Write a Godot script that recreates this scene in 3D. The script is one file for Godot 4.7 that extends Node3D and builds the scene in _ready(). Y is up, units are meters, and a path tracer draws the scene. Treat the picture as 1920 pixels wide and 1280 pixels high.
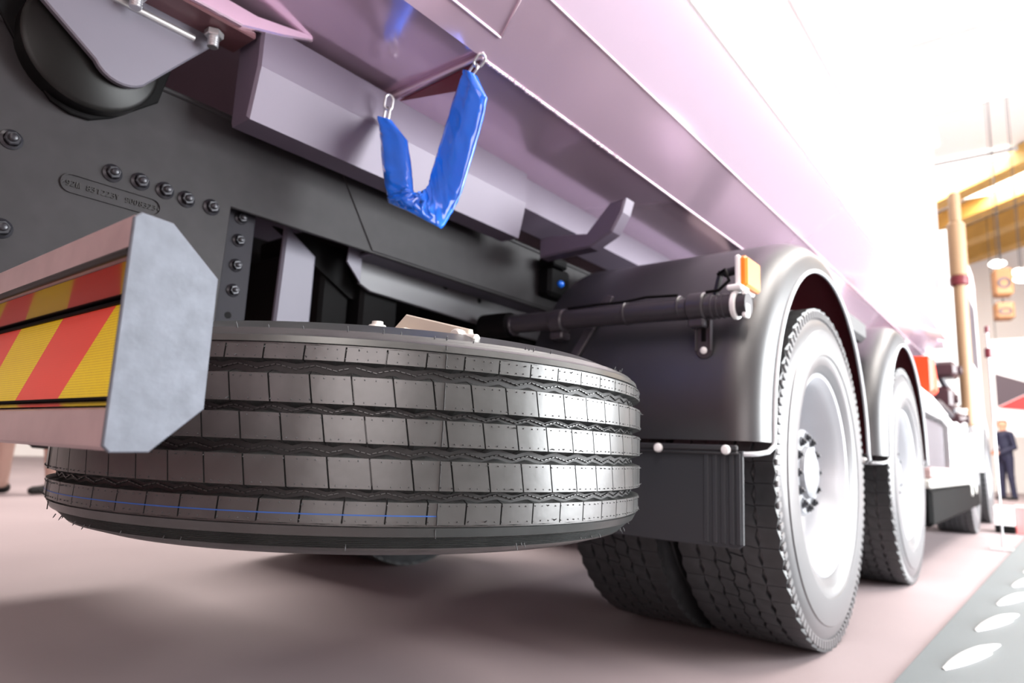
extends Node3D

# ---------------------------------------------------------------- mesh builder
class MB:
	var v := PackedVector3Array()
	var n := PackedVector3Array()
	var u := PackedVector2Array()
	# every face is given counter-clockwise as seen from outside, and stored clockwise for Godot
	func tri(a: Vector3, b: Vector3, c: Vector3, na: Vector3, nb: Vector3, nc: Vector3) -> void:
		v.append(a); v.append(c); v.append(b)
		n.append(na); n.append(nc); n.append(nb)
		u.append(Vector2.ZERO); u.append(Vector2.ZERO); u.append(Vector2.ZERO)
	func ftri(a: Vector3, b: Vector3, c: Vector3) -> void:
		var k := (b - a).cross(c - a).normalized()
		tri(a, b, c, k, k, k)
	func quad(a: Vector3, b: Vector3, c: Vector3, d: Vector3) -> void:
		var k := (c - a).cross(d - b).normalized()
		tri(a, b, c, k, k, k); tri(a, c, d, k, k, k)
	func quadn(a: Vector3, b: Vector3, c: Vector3, d: Vector3, na: Vector3, nb: Vector3, nc: Vector3, nd: Vector3) -> void:
		tri(a, b, c, na, nb, nc); tri(a, c, d, na, nc, nd)
	func uvquad(a: Vector3, b: Vector3, c: Vector3, d: Vector3, t: Array) -> void:
		var s := v.size()
		quad(a, b, c, d)
		var o := [t[0], t[2], t[1], t[0], t[3], t[2]]
		for i in 6: u[s + i] = o[i]
	static func inset(p: PackedVector2Array, d: float) -> PackedVector2Array:
		var r := PackedVector2Array()
		var m := p.size()
		for i in m:
			var e0 := (p[i] - p[(i + m - 1) % m]).normalized()
			var e1 := (p[(i + 1) % m] - p[i]).normalized()
			var n0 := Vector2(-e0.y, e0.x); var n1 := Vector2(-e1.y, e1.x)
			var k := n0 + n1
			var q := k.length_squared()
			r.append(p[i] + (k * (2.0 * d / q) if q > 0.3 else n0 * d))
		return r
	func prism(poly, xf: Transform3D, depth: float, bev := 0.0, smooth := true) -> void:
		var p := PackedVector2Array(poly)
		var area := 0.0
		for i in p.size(): area += p[i].cross(p[(i + 1) % p.size()])
		if area < 0: p.reverse()
		var m := p.size()
		var idx := Geometry2D.triangulate_polygon(p)
		var q := inset(p, bev) if bev > 0 else p
		var b := xf.basis
		var top := (b * Vector3(0, 0, 1)).normalized()
		var P := func(w: Vector2, z: float) -> Vector3: return xf * Vector3(w.x, w.y, z)
		for i in range(0, idx.size(), 3):
			var i0 := idx[i]; var i1 := idx[i + 1]; var i2 := idx[i + 2]
			if (p[i1] - p[i0]).cross(p[i2] - p[i0]) < 0:
				var sw := i1; i1 = i2; i2 = sw
			tri(P.call(q[i0], depth), P.call(q[i1], depth), P.call(q[i2], depth), top, top, top)
			tri(P.call(q[i0], 0.0), P.call(q[i2], 0.0), P.call(q[i1], 0.0), -top, -top, -top)
		var en := []
		for i in m:
			var e := (p[(i + 1) % m] - p[i]).normalized()
			en.append(Vector2(e.y, -e.x))
		for i in m:
			var j := (i + 1) % m
			var na: Vector2 = en[i]; var nb: Vector2 = en[i]
			if smooth:
				if en[i].dot(en[(i + m - 1) % m]) > 0.8: na = (en[i] + en[(i + m - 1) % m]).normalized()
				if en[i].dot(en[j]) > 0.8: nb = (en[i] + en[j]).normalized()
			var Na := (b * Vector3(na.x, na.y, 0)).normalized(); var Nb := (b * Vector3(nb.x, nb.y, 0)).normalized()
			quadn(P.call(p[i], bev), P.call(p[j], bev), P.call(p[j], depth - bev), P.call(p[i], depth - bev), Na, Nb, Nb, Na)
			if bev > 0:
				quad(P.call(p[i], depth - bev), P.call(p[j], depth - bev), P.call(q[j], depth), P.call(q[i], depth))
				quad(P.call(q[i], 0.0), P.call(q[j], 0.0), P.call(p[j], bev), P.call(p[i], bev))
	func box(c: Vector3, s: Vector3, bev := 0.003, b := Basis()) -> void:
		var h := s * 0.5
		bev = minf(bev, minf(h.x, minf(h.y, h.z)) * 0.6)
		var x := h.x; var y := h.y; var e := bev
		prism([Vector2(x - e, -y), Vector2(x, -y + e), Vector2(x, y - e), Vector2(x - e, y), Vector2(-x + e, y), Vector2(-x, y - e), Vector2(-x, -y + e), Vector2(-x + e, -y)], Transform3D(b, c) * Transform3D(Basis(), Vector3(0, 0, -h.z)), s.z, bev, false)
	func lathe(prof: Array, xf := Transform3D(), segs := 48, a0 := 0.0, a1 := TAU, crease := 0.75) -> void:
		var m := prof.size()
		var nn := []
		for i in m - 1:
			var t: Vector2 = (prof[i + 1] - prof[i]).normalized()
			nn.append(Vector2(t.y, -t.x))
		for i in m - 1:
			var na: Vector2 = nn[i]; var nb: Vector2 = nn[i]
			if i > 0 and nn[i].dot(nn[i - 1]) > crease: na = (nn[i] + nn[i - 1]).normalized()
			if i < m - 2 and nn[i].dot(nn[i + 1]) > crease: nb = (nn[i] + nn[i + 1]).normalized()
			for k in segs:
				var t0 := a0 + (a1 - a0) * k / segs; var t1 := a0 + (a1 - a0) * (k + 1) / segs
				var s0 := sin(t0); var c0 := cos(t0); var s1 := sin(t1); var c1 := cos(t1)
				var p0: Vector2 = prof[i]; var p1: Vector2 = prof[i + 1]
				quadn(xf * Vector3(p0.x * s0, p0.y, p0.x * c0), xf * Vector3(p0.x * s1, p0.y, p0.x * c1), xf * Vector3(p1.x * s1, p1.y, p1.x * c1), xf * Vector3(p1.x * s0, p1.y, p1.x * c0),
					xf.basis * Vector3(na.x * s0, na.y, na.x * c0), xf.basis * Vector3(na.x * s1, na.y, na.x * c1), xf.basis * Vector3(nb.x * s1, nb.y, nb.x * c1), xf.basis * Vector3(nb.x * s0, nb.y, nb.x * c0))
	func tube(path: Array, r: float, sides := 10, cap := true) -> void:
		var rings := []
		var up := Vector3.UP
		for i in path.size():
			var d: Vector3 = (path[mini(i + 1, path.size() - 1)] - path[maxi(i - 1, 0)]).normalized()
			if i == 0: up = Vector3.RIGHT if absf(d.y) > 0.9 else Vector3.UP
			var s := d.cross(up).normalized()
			up = s.cross(d).normalized()
			var ring := []
			for k in sides:
				var a := TAU * k / sides
				ring.append((s * cos(a) + up * sin(a)))
			rings.append(ring)
		for i in path.size() - 1:
			for k in sides:
				var j := (k + 1) % sides
				var A: Vector3 = rings[i][k]; var B: Vector3 = rings[i][j]; var C: Vector3 = rings[i + 1][j]; var D: Vector3 = rings[i + 1][k]
				quadn(path[i] + A * r, path[i + 1] + D * r, path[i + 1] + C * r, path[i] + B * r, A, D, C, B)
		if cap:
			var l := path.size() - 1
			for k in sides:
				var j := (k + 1) % sides
				ftri(path[0], path[0] + rings[0][k] * r, path[0] + rings[0][j] * r)
				ftri(path[l], path[l] + rings[l][j] * r, path[l] + rings[l][k] * r)
	func surf(g: Array, wrap := false) -> void:   # rows of points, smooth; (row, column) directions cross to the outside
		var R := g.size(); var C: int = g[0].size()
		var nr := []
		for i in R:
			var row := []
			for j in C:
				var a: Vector3 = g[mini(i + 1, R - 1)][j] - g[maxi(i - 1, 0)][j]
				var b: Vector3 = (g[i][(j + 1) % C] - g[i][(j + C - 1) % C]) if wrap else (g[i][mini(j + 1, C - 1)] - g[i][maxi(j - 1, 0)])
				row.append(a.cross(b).normalized())
			nr.append(row)
		for i in R - 1:
			for j in (C if wrap else C - 1):
				var k := (j + 1) % C
				quadn(g[i][j], g[i + 1][j], g[i + 1][k], g[i][k], nr[i][j], nr[i + 1][j], nr[i + 1][k], nr[i][k])
	func mesh() -> ArrayMesh:
		var a := []
		a.resize(Mesh.ARRAY_MAX)
		a[Mesh.ARRAY_VERTEX] = v; a[Mesh.ARRAY_NORMAL] = n; a[Mesh.ARRAY_TEX_UV] = u
		var m := ArrayMesh.new()
		m.add_surface_from_arrays(Mesh.PRIMITIVE_TRIANGLES, a)
		return m

# ---------------------------------------------------------------- scene helpers
var M := {}
var used := {}
var truck: Node3D
const TX := -1.80       # the truck's centre line

func V(x: float, y: float, z: float) -> Vector3: return Vector3(x, y, z)

func numbered(called: String) -> String:
	if not used.has(called):
		used[called] = 0
		return called
	used[called] += 1
	return "%s_%03d" % [called, used[called]]

func hang(o: Node3D, called: String, parent: Node) -> void:
	if parent == self:
		o.name = numbered(called)
	else:
		var k := 0
		var nm := called
		if not parent.has_meta("_n"): parent.set_meta("_n", {})
		var d: Dictionary = parent.get_meta("_n")
		if d.has(called):
			d[called] += 1
			nm = "%s_%03d" % [called, d[called]]
		else:
			d[called] = 0
		o.name = nm
	parent.add_child(o, true)

func part(called: String, mb, mat: Material, parent: Node, at := Transform3D()) -> MeshInstance3D:
	var o := MeshInstance3D.new()
	o.mesh = mb.mesh() if mb is MB else mb
	o.material_override = mat
	o.transform = at
	hang(o, called, parent)
	return o

func group_node(called: String, parent: Node, at := Transform3D()) -> Node3D:
	var o := Node3D.new()
	o.transform = at
	hang(o, called, parent)
	return o

func tag(o: Node, label: String, category := "", group := "", kind := "") -> Node:
	if label: o.set_meta("label", label)
	if category: o.set_meta("category", category)
	if group: o.set_meta("group", group)
	if kind: o.set_meta("kind", kind)
	return o

func twin(o: Node3D, at: Transform3D, parent: Node) -> Node3D:
	var c: Node3D = o.duplicate()
	var nm := String(o.name)
	var cut := nm.length() - 4
	if cut > 0 and nm[cut] == "_" and nm.substr(cut + 1).is_valid_int(): nm = nm.substr(0, cut)
	c.transform = at
	hang(c, nm, parent)
	return c

func mat(col: Color, rough := 0.5, metal := 0.0, spec := 0.5) -> StandardMaterial3D:
	var m := StandardMaterial3D.new()
	m.albedo_color = col; m.roughness = rough; m.metallic = metal; m.metallic_specular = spec
	return m

func noise_tex(freq: float, lo: Color, hi: Color, seed_ := 1, size := 512, normal := false, strength := 4.0) -> NoiseTexture2D:
	var f := FastNoiseLite.new()
	f.seed = seed_; f.frequency = freq; f.fractal_octaves = 4
	var t := NoiseTexture2D.new()
	t.width = size; t.height = size; t.seamless = true; t.noise = f
	if normal:
		t.as_normal_map = true; t.bump_strength = strength
	else:
		var g := Gradient.new()
		g.set_color(0, lo); g.set_color(1, hi)
		t.color_ramp = g
	return t

func grain(m: StandardMaterial3D, freq: float, lo: float, hi: float, scale: float, seed_: int, bump := 0.0) -> StandardMaterial3D:
	m.albedo_texture = noise_tex(freq, Color(lo, lo, lo), Color(hi, hi, hi), seed_)
	m.uv1_triplanar = true
	m.uv1_scale = Vector3.ONE * scale
	if bump > 0:
		m.normal_enabled = true
		m.normal_texture = noise_tex(freq * 2.0, Color.BLACK, Color.WHITE, seed_ + 7, 512, true, 3.0)
		m.normal_scale = bump
	return m

func rod(a: Vector3, b: Vector3) -> Transform3D:   # local Y from a to b
	var y := (b - a).normalized()
	var x := y.cross(Vector3.FORWARD if absf(y.z) < 0.9 else Vector3.RIGHT).normalized()
	return Transform3D(Basis(x, y, x.cross(y)), a)

func cyl(mb: MB, a: Vector3, b: Vector3, r: float, segs := 24, bev := 0.0) -> void:
	var h := a.distance_to(b)
	if bev > 0: mb.lathe([Vector2(0.0001, 0), Vector2(r - bev, 0), Vector2(r, bev), Vector2(r, h - bev), Vector2(r - bev, h), Vector2(0.0001, h)], rod(a, b), segs)
	else: mb.lathe([Vector2(0.0001, 0), Vector2(r, 0), Vector2(r, h), Vector2(0.0001, h)], rod(a, b), segs)

func hexpoly(r: float, turn := 0.0) -> Array:
	var p := []
	for i in 6: p.append(Vector2(cos(TAU * i / 6 + turn), sin(TAU * i / 6 + turn)) * r)
	return p

func facing(at: Vector3, d: Vector3) -> Transform3D:   # local Z along d
	var z := d.normalized()
	var x := (Vector3.UP if absf(z.y) < 0.9 else Vector3.RIGHT).cross(z).normalized()
	return Transform3D(Basis(x, z.cross(x), z), at)

func bolt_mesh(r: float) -> ArrayMesh:   # flanged nut with a threaded end, along local Z
	var b := MB.new()
	var up := Transform3D(Basis(Vector3(1, 0, 0), Vector3(0, 0, 1), Vector3(0, -1, 0)), Vector3.ZERO)
	b.lathe([Vector2(r * 1.35, 0), Vector2(r * 1.35, r * 0.15), Vector2(r * 1.0, r * 0.4)], up, 20)
	b.prism(hexpoly(r, 0.3), Transform3D(Basis(), Vector3(0, 0, r * 0.25)), r * 0.75, r * 0.12, false)
	var pr := []
	for i in 4:
		pr.append(Vector2(r * 0.52, r * (1.0 + i * 0.12))); pr.append(Vector2(r * 0.46, r * (1.06 + i * 0.12)))
	pr.append(Vector2(r * 0.36, r * 1.5)); pr.append(Vector2(0.0001, r * 1.5))
	b.lathe(pr, up, 14)
	return b.mesh()

# ---------------------------------------------------------------- the scene
func _ready() -> void:
	camera_light()
	materials()
	hall()
	build_truck()
	spare_tyre()
	strap()
	extras()

func camera_light() -> void:
	var cam := Camera3D.new()
	cam.name = "camera"
	cam.fov = 54.2502
	cam.near = 0.02; cam.far = 120.0
	cam.transform = Transform3D(Basis(V(0.78252349, 0.0418625, -0.62121214), V(0.06933752, 0.98567161, 0.15376538), V(0.61874817, -0.16339833, 0.76840854)), V(0, 0.55, 0))
	var ca := CameraAttributesPhysical.new()
	ca.frustum_focal_length = 23.4
	ca.frustum_focus_distance = 0.95
	ca.exposure_aperture = 3.6
	ca.frustum_near = 0.02; ca.frustum_far = 120.0
	cam.attributes = ca
	add_child(cam)
	cam.transform = Transform3D(Basis(V(0.78252349, 0.0418625, -0.62121214), V(0.06933752, 0.98567161, 0.15376538), V(0.61874817, -0.16339833, 0.76840854)), V(0, 0.55, 0))
	cam.current = true
	var we := WorldEnvironment.new()
	we.name = "environment"
	var e := Environment.new()
	e.background_mode = Environment.BG_COLOR
	e.background_color = Color(0.9, 0.88, 0.86)
	e.tonemap_mode = Environment.TONE_MAPPER_LINEAR
	e.tonemap_exposure = 1.0
	e.sdfgi_enabled = true; e.ssao_enabled = true; e.ssil_enabled = true
	we.environment = e
	add_child(we)
	# the hall's luminous ceiling panels: [centre x, centre z, width, length, radiance, where]
	for p in [[2.6, -3.5, 2.4, 4.6, 15.0, "above the floor right of the rear wheels"], [2.6, -9.5, 2.4, 4.6, 15.0, "above the floor right of the cab"], [1.6, 3.2, 2.4, 4.6, 8.0, "behind the truck's tail"], [-6.4, -4.0, 2.4, 4.6, 24.0, "beyond the truck's far side"], [-6.4, -11.0, 2.4, 4.6, 12.0, "beyond the far side of the cab"], [-1.0, -12.5, 4.4, 2.4, 10.0, "just ahead of the cab"], [-1.0, -17.5, 4.4, 2.4, 18.0, "nearest the front wall"]]:
		lamp_panel("ceiling_light", V(p[0], 7.1, p[1]), Vector3.DOWN, Vector3.FORWARD, p[2], p[3], p[4], Color(1.0, 0.97, 0.94), "white luminous ceiling panel " + p[5])
	# unseen light boxes added to light the truck from its right and rear
	lamp_panel("lightbox", V(4.2, 1.75, -5.4), Vector3.LEFT, Vector3.UP, 4.4, 3.0, 23.0, Color(0.97, 0.99, 1.0), "tall white light box added out of view beside the rear wheels")
	lamp_panel("lightbox", V(4.2, 1.75, -10.2), Vector3.LEFT, Vector3.UP, 4.4, 3.0, 10.0, Color(0.97, 0.99, 1.0), "tall white light box added out of view beside the cab")
	lamp_panel("lightbox", V(3.4, 1.7, 3.4), V(-0.75, 0, -0.66), Vector3.UP, 3.0, 2.6, 4.0, Color(1.0, 0.95, 0.95), "dimmer unseen fill light box added behind the truck's rear corner")


func lamp_panel(called: String, at: Vector3, d: Vector3, up: Vector3, w: float, h: float, rad: float, col: Color, label: String) -> void:
	var xf := facing(at, d)
	var bz := d.normalized(); var by := up; var bx := by.cross(bz).normalized()
	xf = Transform3D(Basis(bx, by, bz), at)
	var root := group_node(called, self, xf)
	tag(root, label, "light", "luminous panels of the hall")
	var b := MB.new()
	for s in [[0.0, h * 0.5 + 0.03, w + 0.12, 0.06], [0.0, -h * 0.5 - 0.03, w + 0.12, 0.06]]: b.box(V(s[0], s[1], 0), V(s[2], s[3], 0.1), 0.01)
	for s in [-1, 1]: b.box(V(s * (w * 0.5 + 0.03), 0, 0), V(0.06, h, 0.1), 0.01)
	part("frame", b, mat(Color(0.75, 0.75, 0.75), 0.4), root)
	var g := MB.new()
	g.box(V(0, 0, -0.01), V(w, h, 0.04), 0.004)
	var m := mat(Color(0.9, 0.9, 0.9), 0.6)
	m.emission_enabled = true; m.emission = col; m.emission_energy_multiplier = rad * 0.25
	part("diffuser", g, m, root)
	var l := AreaLight3D.new()
	l.name = "glow"
	l.area_size = Vector2(w, h)
	l.area_normalize_energy = false
	l.light_color = col
	l.light_energy = rad / PI
	l.shadow_enabled = true
	l.area_range = 60.0
	# an area light shines along its own -Z
	l.transform = Transform3D(Basis(V(-1, 0, 0), V(0, 1, 0), V(0, 0, -1)), V(0, 0, 0.03))
	root.add_child(l)

func materials() -> void:
	M.paint = mat(Color(0.88, 0.77, 0.85), 0.16, 0.62)
	M.paint.clearcoat_enabled = true; M.paint.clearcoat = 1.0; M.paint.clearcoat_roughness = 0.06
	M.rail_paint = mat(Color(0.90, 0.87, 0.87), 0.3)
	M.paint_wall = mat(Color(0.60, 0.56, 0.565), 0.4)
	M.paint_wall.clearcoat_enabled = true; M.paint_wall.clearcoat = 0.8; M.paint_wall.clearcoat_roughness = 0.1
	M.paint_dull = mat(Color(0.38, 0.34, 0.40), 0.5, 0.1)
	M.mirror = mat(Color(0.50, 0.42, 0.42), 0.12, 0.95)
	M.drum = mat(Color(0.03, 0.028, 0.026), 0.38, 0.0, 0.3)
	M.weld = mat(Color(0.88, 0.80, 0.84), 0.22, 0.2)
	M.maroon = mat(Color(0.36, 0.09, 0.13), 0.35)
	M.chassis = grain(mat(Color(0.155, 0.145, 0.155), 0.56, 0.0, 0.35), 0.02, 0.85, 1.0, 1.2, 3, 0.06)
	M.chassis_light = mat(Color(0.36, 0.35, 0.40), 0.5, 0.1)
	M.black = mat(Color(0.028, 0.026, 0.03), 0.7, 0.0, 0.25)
	M.bolt = mat(Color(0.16, 0.16, 0.18), 0.35, 0.4)
	M.gunmetal = mat(Color(0.42, 0.41, 0.45), 0.38, 0.35)
	M.steel = mat(Color(0.75, 0.75, 0.76), 0.3, 0.8)
	M.zinc = mat(Color(0.82, 0.82, 0.80), 0.35, 0.2)
	M.plate = grain(mat(Color(0.40, 0.42, 0.46), 0.6, 0.3), 0.03, 0.86, 1.0, 2.0, 9, 0.08)
	M.bar = grain(mat(Color(0.70, 0.60, 0.61), 0.33, 0.4), 0.02, 0.9, 1.0, 1.5, 11)
	M.rubber = grain(mat(Color(0.25, 0.26, 0.26), 0.30, 0.0, 0.65), 0.012, 0.75, 1.0, 2.5, 5, 0.06)
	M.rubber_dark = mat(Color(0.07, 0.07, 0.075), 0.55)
	M.tyre = grain(mat(Color(0.25, 0.26, 0.27), 0.42, 0.0, 0.5), 0.015, 0.75, 1.0, 2.0, 15)
	M.sidewall = mat(Color(0.36, 0.36, 0.37), 0.35, 0.0, 0.6)
	M.fender = grain(mat(Color(0.155, 0.16, 0.18), 0.42, 0.0, 0.8), 0.01, 0.85, 1.0, 1.0, 21)
	M.fender_in = mat(Color(0.42, 0.11, 0.16), 0.6)
	M.bead = mat(Color(0.80, 0.82, 0.84), 0.25)
	M.flap = mat(Color(0.19, 0.20, 0.22), 0.5)
	M.hose = mat(Color(0.22, 0.21, 0.23), 0.32)
	M.rim = mat(Color(0.74, 0.75, 0.77), 0.35, 0.15)
	M.hub = mat(Color(0.55, 0.56, 0.58), 0.4, 0.2)
	M.white = mat(Color(0.95, 0.95, 0.95), 0.35)
	M.blue = mat(Color(0.10, 0.48, 1.0), 0.16)
	M.blue.clearcoat_enabled = true; M.blue.clearcoat = 1.0; M.blue.clearcoat_roughness = 0.05
	M.amber = mat(Color(1.0, 0.55, 0.05), 0.2)
	M.amber.clearcoat_enabled = true; M.amber.clearcoat = 1.0
	M.orange = mat(Color(0.95, 0.25, 0.05), 0.4)
	M.tan = mat(Color(0.55, 0.44, 0.33), 0.5)
	M.brown = mat(Color(0.55, 0.38, 0.24), 0.6)
	M.beam = grain(mat(Color(0.86, 0.68, 0.36), 0.55), 0.01, 0.85, 1.0, 0.4, 33)
	M.hallwhite = mat(Color(0.94, 0.93, 0.92), 0.8)
	M.red = mat(Color(0.80, 0.10, 0.14), 0.5)
	M.greydark = mat(Color(0.25, 0.22, 0.25), 0.5)

# ---------------------------------------------------------------- the hall
func struct(called: String, mb: MB, m: Material, label: String) -> MeshInstance3D:
	var o := part(called, mb, m, self)
	tag(o, label, "building", "", "structure")
	return o

func hall() -> void:
	var fl := grain(mat(Color(0.62, 0.565, 0.575), 0.62, 0.0, 0.4), 0.006, 0.88, 1.0, 0.12, 41)
	var b := MB.new()
	b.box(V(-3, -0.1, -6), V(30, 0.2, 36), 0.0)
	struct("floor", b, fl, "pinkish grey carpeted exhibition hall floor under the truck")
	b = MB.new()
	b.box(V(-3, 7.35, -6), V(30, 0.3, 36), 0.0)
	struct("ceiling", b, M.hallwhite, "pale ceiling of the exhibition hall")
	b = MB.new(); b.box(V(-18.1, 3.6, -6), V(0.2, 7.6, 36), 0.0)
	struct("wall_left", b, M.hallwhite, "white hall wall beyond the truck's far side")
	b = MB.new(); b.box(V(12.1, 3.6, -6), V(0.2, 7.6, 36), 0.0)
	struct("wall_right", b, M.hallwhite, "white hall wall to the right of the truck")
	b = MB.new(); b.box(V(-3, 3.6, -24.1), V(30, 7.6, 0.2), 0.0)
	struct("wall_front", b, M.hallwhite, "bright white hall wall ahead of the truck's cab")
	b = MB.new(); b.box(V(-3, 3.6, 12.1), V(30, 7.6, 0.2), 0.0)
	struct("wall_back", b, mat(Color(0.70, 0.38, 0.40), 0.7), "unseen hall wall behind the truck, reddened to tint the reflections")  # wall out of view; its red is added to tint the reflections
	# tan beams under the ceiling, running diagonally
	for i in 4:
		b = MB.new()
		var z := -17.6 - i * 1.9
		b.box(V(-1.2, 6.95, z), V(14.0, 0.42, 0.42), 0.02, Basis(Vector3.UP, -0.75))
		tag(part("ceiling_beam", b, M.beam, self), ["tan wooden slanting beam under the hall ceiling, nearest the cab", "second tan slanting ceiling beam counted from the cab", "third tan slanting ceiling beam counted from the cab", "tan slanting ceiling beam nearest the front wall"][i], "beam", "tan ceiling beams")

# ---------------------------------------------------------------- tyre treads (axis = local Y)
func tread_block(R: float, y0: float, y1: float, pitch: float, gap: float, depth: float, wb: float, wt: float, over: float, slant: float, ph := 0.0) -> ArrayMesh:
	var b := MB.new()
	var cols := 8
	var g := gap / R * 0.5
	var wave := func(t: float) -> float:
		var w := fposmod(t + ph, 1.0)
		return 1.0 - 4.0 * absf(w - 0.5)
	var rows := []
	var P := func(y: float, r: float, t: float) -> Vector3:
		var a := g + (pitch - 2.0 * g) * t + slant * ((y - (y0 + y1) * 0.5) / (y1 - y0)) / R
		return V(r * sin(a), y, r * cos(a))
	for k in 4: rows.append([])
	for j in cols + 1:
		var t := float(j) / cols
		var w: float = wave.call(t)
		rows[0].append(P.call(y0 - over - wb * w, R - depth, t))
		rows[1].append(P.call(y0 - wt * w, R, t))
		rows[2].append(P.call(y1 - wt * w, R, t))
		rows[3].append(P.call(y1 + over - wb * w, R - depth, t))
	for j in cols:
		b.quad(rows[0][j], rows[0][j + 1], rows[1][j + 1], rows[1][j])
		var q := func(p: Vector3) -> Vector3: return V(p.x, 0, p.z).normalized()
		b.quadn(rows[1][j], rows[1][j + 1], rows[2][j + 1], rows[2][j], q.call(rows[1][j]), q.call(rows[1][j + 1]), q.call(rows[2][j + 1]), q.call(rows[2][j]))
		b.quad(rows[2][j], rows[2][j + 1], rows[3][j + 1], rows[3][j])
	b.quad(rows[0][0], rows[1][0], rows[2][0], rows[3][0])
	b.quad(rows[0][cols], rows[3][cols], rows[2][cols], rows[1][cols])
	return b.mesh()

func spare_tyre() -> void:
	var R := 0.525
	var cy := 0.561
	var root := group_node("spare_tyre", self, Transform3D(Basis(), V(-1.051, cy, -0.871)))
	tag(root, "new black spare truck tyre lying flat under the tail with wavy tread grooves", "tyre")
	var N := 65
	var pitch := TAU / N
	var rng := RandomNumberGenerator.new(); rng.seed = 77
	# carcass: tread base, shoulders with fine rings, side walls, bead
	var pr := []
	pr.append(Vector2(0.30, -0.125)); pr.append(Vector2(0.33, -0.148)); pr.append(Vector2(0.40, -0.156)); pr.append(Vector2(0.455, -0.150)); pr.append(Vector2(0.49, -0.1395))
	for i in 6:
		pr.append(Vector2(0.493 + i * 0.0028, -0.1365 + i * 0.0026)); pr.append(Vector2(0.4915 + i * 0.0028, -0.1352 + i * 0.0026))
	pr.append(Vector2(0.5135, -0.120)); pr.append(Vector2(0.5195, -0.1085)); pr.append(Vector2(0.5155, -0.1075)); pr.append(Vector2(0.5155, -0.1045))
	pr.append(Vector2(0.506, -0.103)); pr.append(Vector2(0.507, 0.0)); pr.append(Vector2(0.506, 0.108)); pr.append(Vector2(0.5155, 0.1095)); pr.append(Vector2(0.5155, 0.1115))
	pr.append(Vector2(0.5195, 0.1125)); pr.append(Vector2(0.5165, 0.121)); pr.append(Vector2(0.5125, 0.1225)); pr.append(Vector2(0.510, 0.1265))
	for i in 4:
		pr.append(Vector2(0.508 - i * 0.004, 0.1285 + i * 0.0018)); pr.append(Vector2(0.5055 - i * 0.004, 0.1285 + i * 0.0018))
	pr.append(Vector2(0.455, 0.150)); pr.append(Vector2(0.40, 0.156)); pr.append(Vector2(0.33, 0.148)); pr.append(Vector2(0.30, 0.125)); pr.append(Vector2(0.30, -0.125))
	var b := MB.new()
	b.lathe(pr, Transform3D(), 180)
	part("tyre_wall", b, M.rubber, root)
	b = MB.new()
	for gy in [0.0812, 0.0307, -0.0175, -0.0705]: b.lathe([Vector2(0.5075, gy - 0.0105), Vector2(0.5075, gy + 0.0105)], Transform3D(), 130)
	part("groove_floor", b, M.rubber_dark, root)  # dark strips put the groove shade into the rubber colour
	# wheel disc inside
	b = MB.new()
	b.lathe([Vector2(0.30, -0.13), Vector2(0.305, 0.13), Vector2(0.285, 0.13), Vector2(0.28, 0.05), Vector2(0.20, 0.03), Vector2(0.15, 0.10), Vector2(0.0001, 0.10)], Transform3D(), 60)
	part("wheel_disc", b, M.rim, root)
	# five ribs of blocks: [y0, y1, slant]
	var ribs := [[0.0905, 0.1085, 0.001], [0.0375, 0.0720, -0.0058], [-0.0085, 0.0240, -0.0055], [-0.0630, -0.0265, -0.0058], [-0.1045, -0.0780, 0.0012]]
	var shift := [4.2, 0.0, 2.1, 3.2, 0.0]
	for k in 5:
		var e: Array = ribs[k]
		var over0 := 0.005 if k < 4 else 0.0006
		var over1 := 0.004 if k > 0 else 0.0006
		var me := tread_block(R if k in [1, 2, 3] else R - 0.0025, e[0], e[1], pitch, 0.0021, 0.0180, 0.0034 if k in [1, 2, 3] else 0.0025, 0.0, 0.0030 if k in [1, 2, 3] else 0.0025, e[2], shift[k] / 5.5385)
		var st := MB.new()
		var arr := me.surface_get_arrays(0)
		for i in N:
			var a := pitch * (i - N / 2) + deg_to_rad(30.9 - 6 * 5.5385 + shift[k])
			var ang := wrapf(a, -PI, PI)
			if ang > deg_to_rad(-110) and ang < deg_to_rad(175):
				part("tread_block", me, M.rubber, root, Transform3D(Basis(Vector3.UP, a), Vector3.ZERO))
			else:
				var bb := Basis(Vector3.UP, a)
				for j in arr[Mesh.ARRAY_VERTEX].size():
					st.v.append(bb * arr[Mesh.ARRAY_VERTEX][j]); st.n.append(bb * arr[Mesh.ARRAY_NORMAL][j]); st.u.append(Vector2.ZERO)
		tag(part("far_tread", st, M.rubber, root), "", "", "", "stuff")
	# stone ejectors in the grooves
	var ej := MB.new(); ej.box(V(0, 0, 0), V(0.0055, 0.0016, 0.003), 0.0004)
	var grooves := [0.0825, 0.0305, -0.0185, -0.0705]
	var xs: Array[Transform3D] = []
	for gy in grooves:
		for i in N * 7:
			if i % 56 == 3: continue
			var t := (i + 0.5) / 7.0
			var w := fposmod(t + 32.0 - (30.9 - 6 * 5.5385) / 5.5385, 1.0)
			var yy: float = gy - (1.0 - 4.0 * absf(w - 0.5)) * 0.0028
			var a := pitch * t
			var sl := atan(4 * 0.0028 / (pitch * 0.51)) * (1.0 if w < 0.5 else -1.0)
			xs.append(Transform3D(Basis(Vector3.UP, a) * Basis(Vector3.BACK, -sl), V(0.5088 * sin(a), yy, 0.5088 * cos(a))))
	multi("groove_ejector", ej.mesh(), M.rubber, root, xs)
	# moulding nubs along the rib edges
	var nb := MB.new(); nb.lathe([Vector2(0.0009, 0), Vector2(0.0008, 0.7), Vector2(0.0001, 1.0)], Transform3D(), 6)
	xs = []
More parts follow.
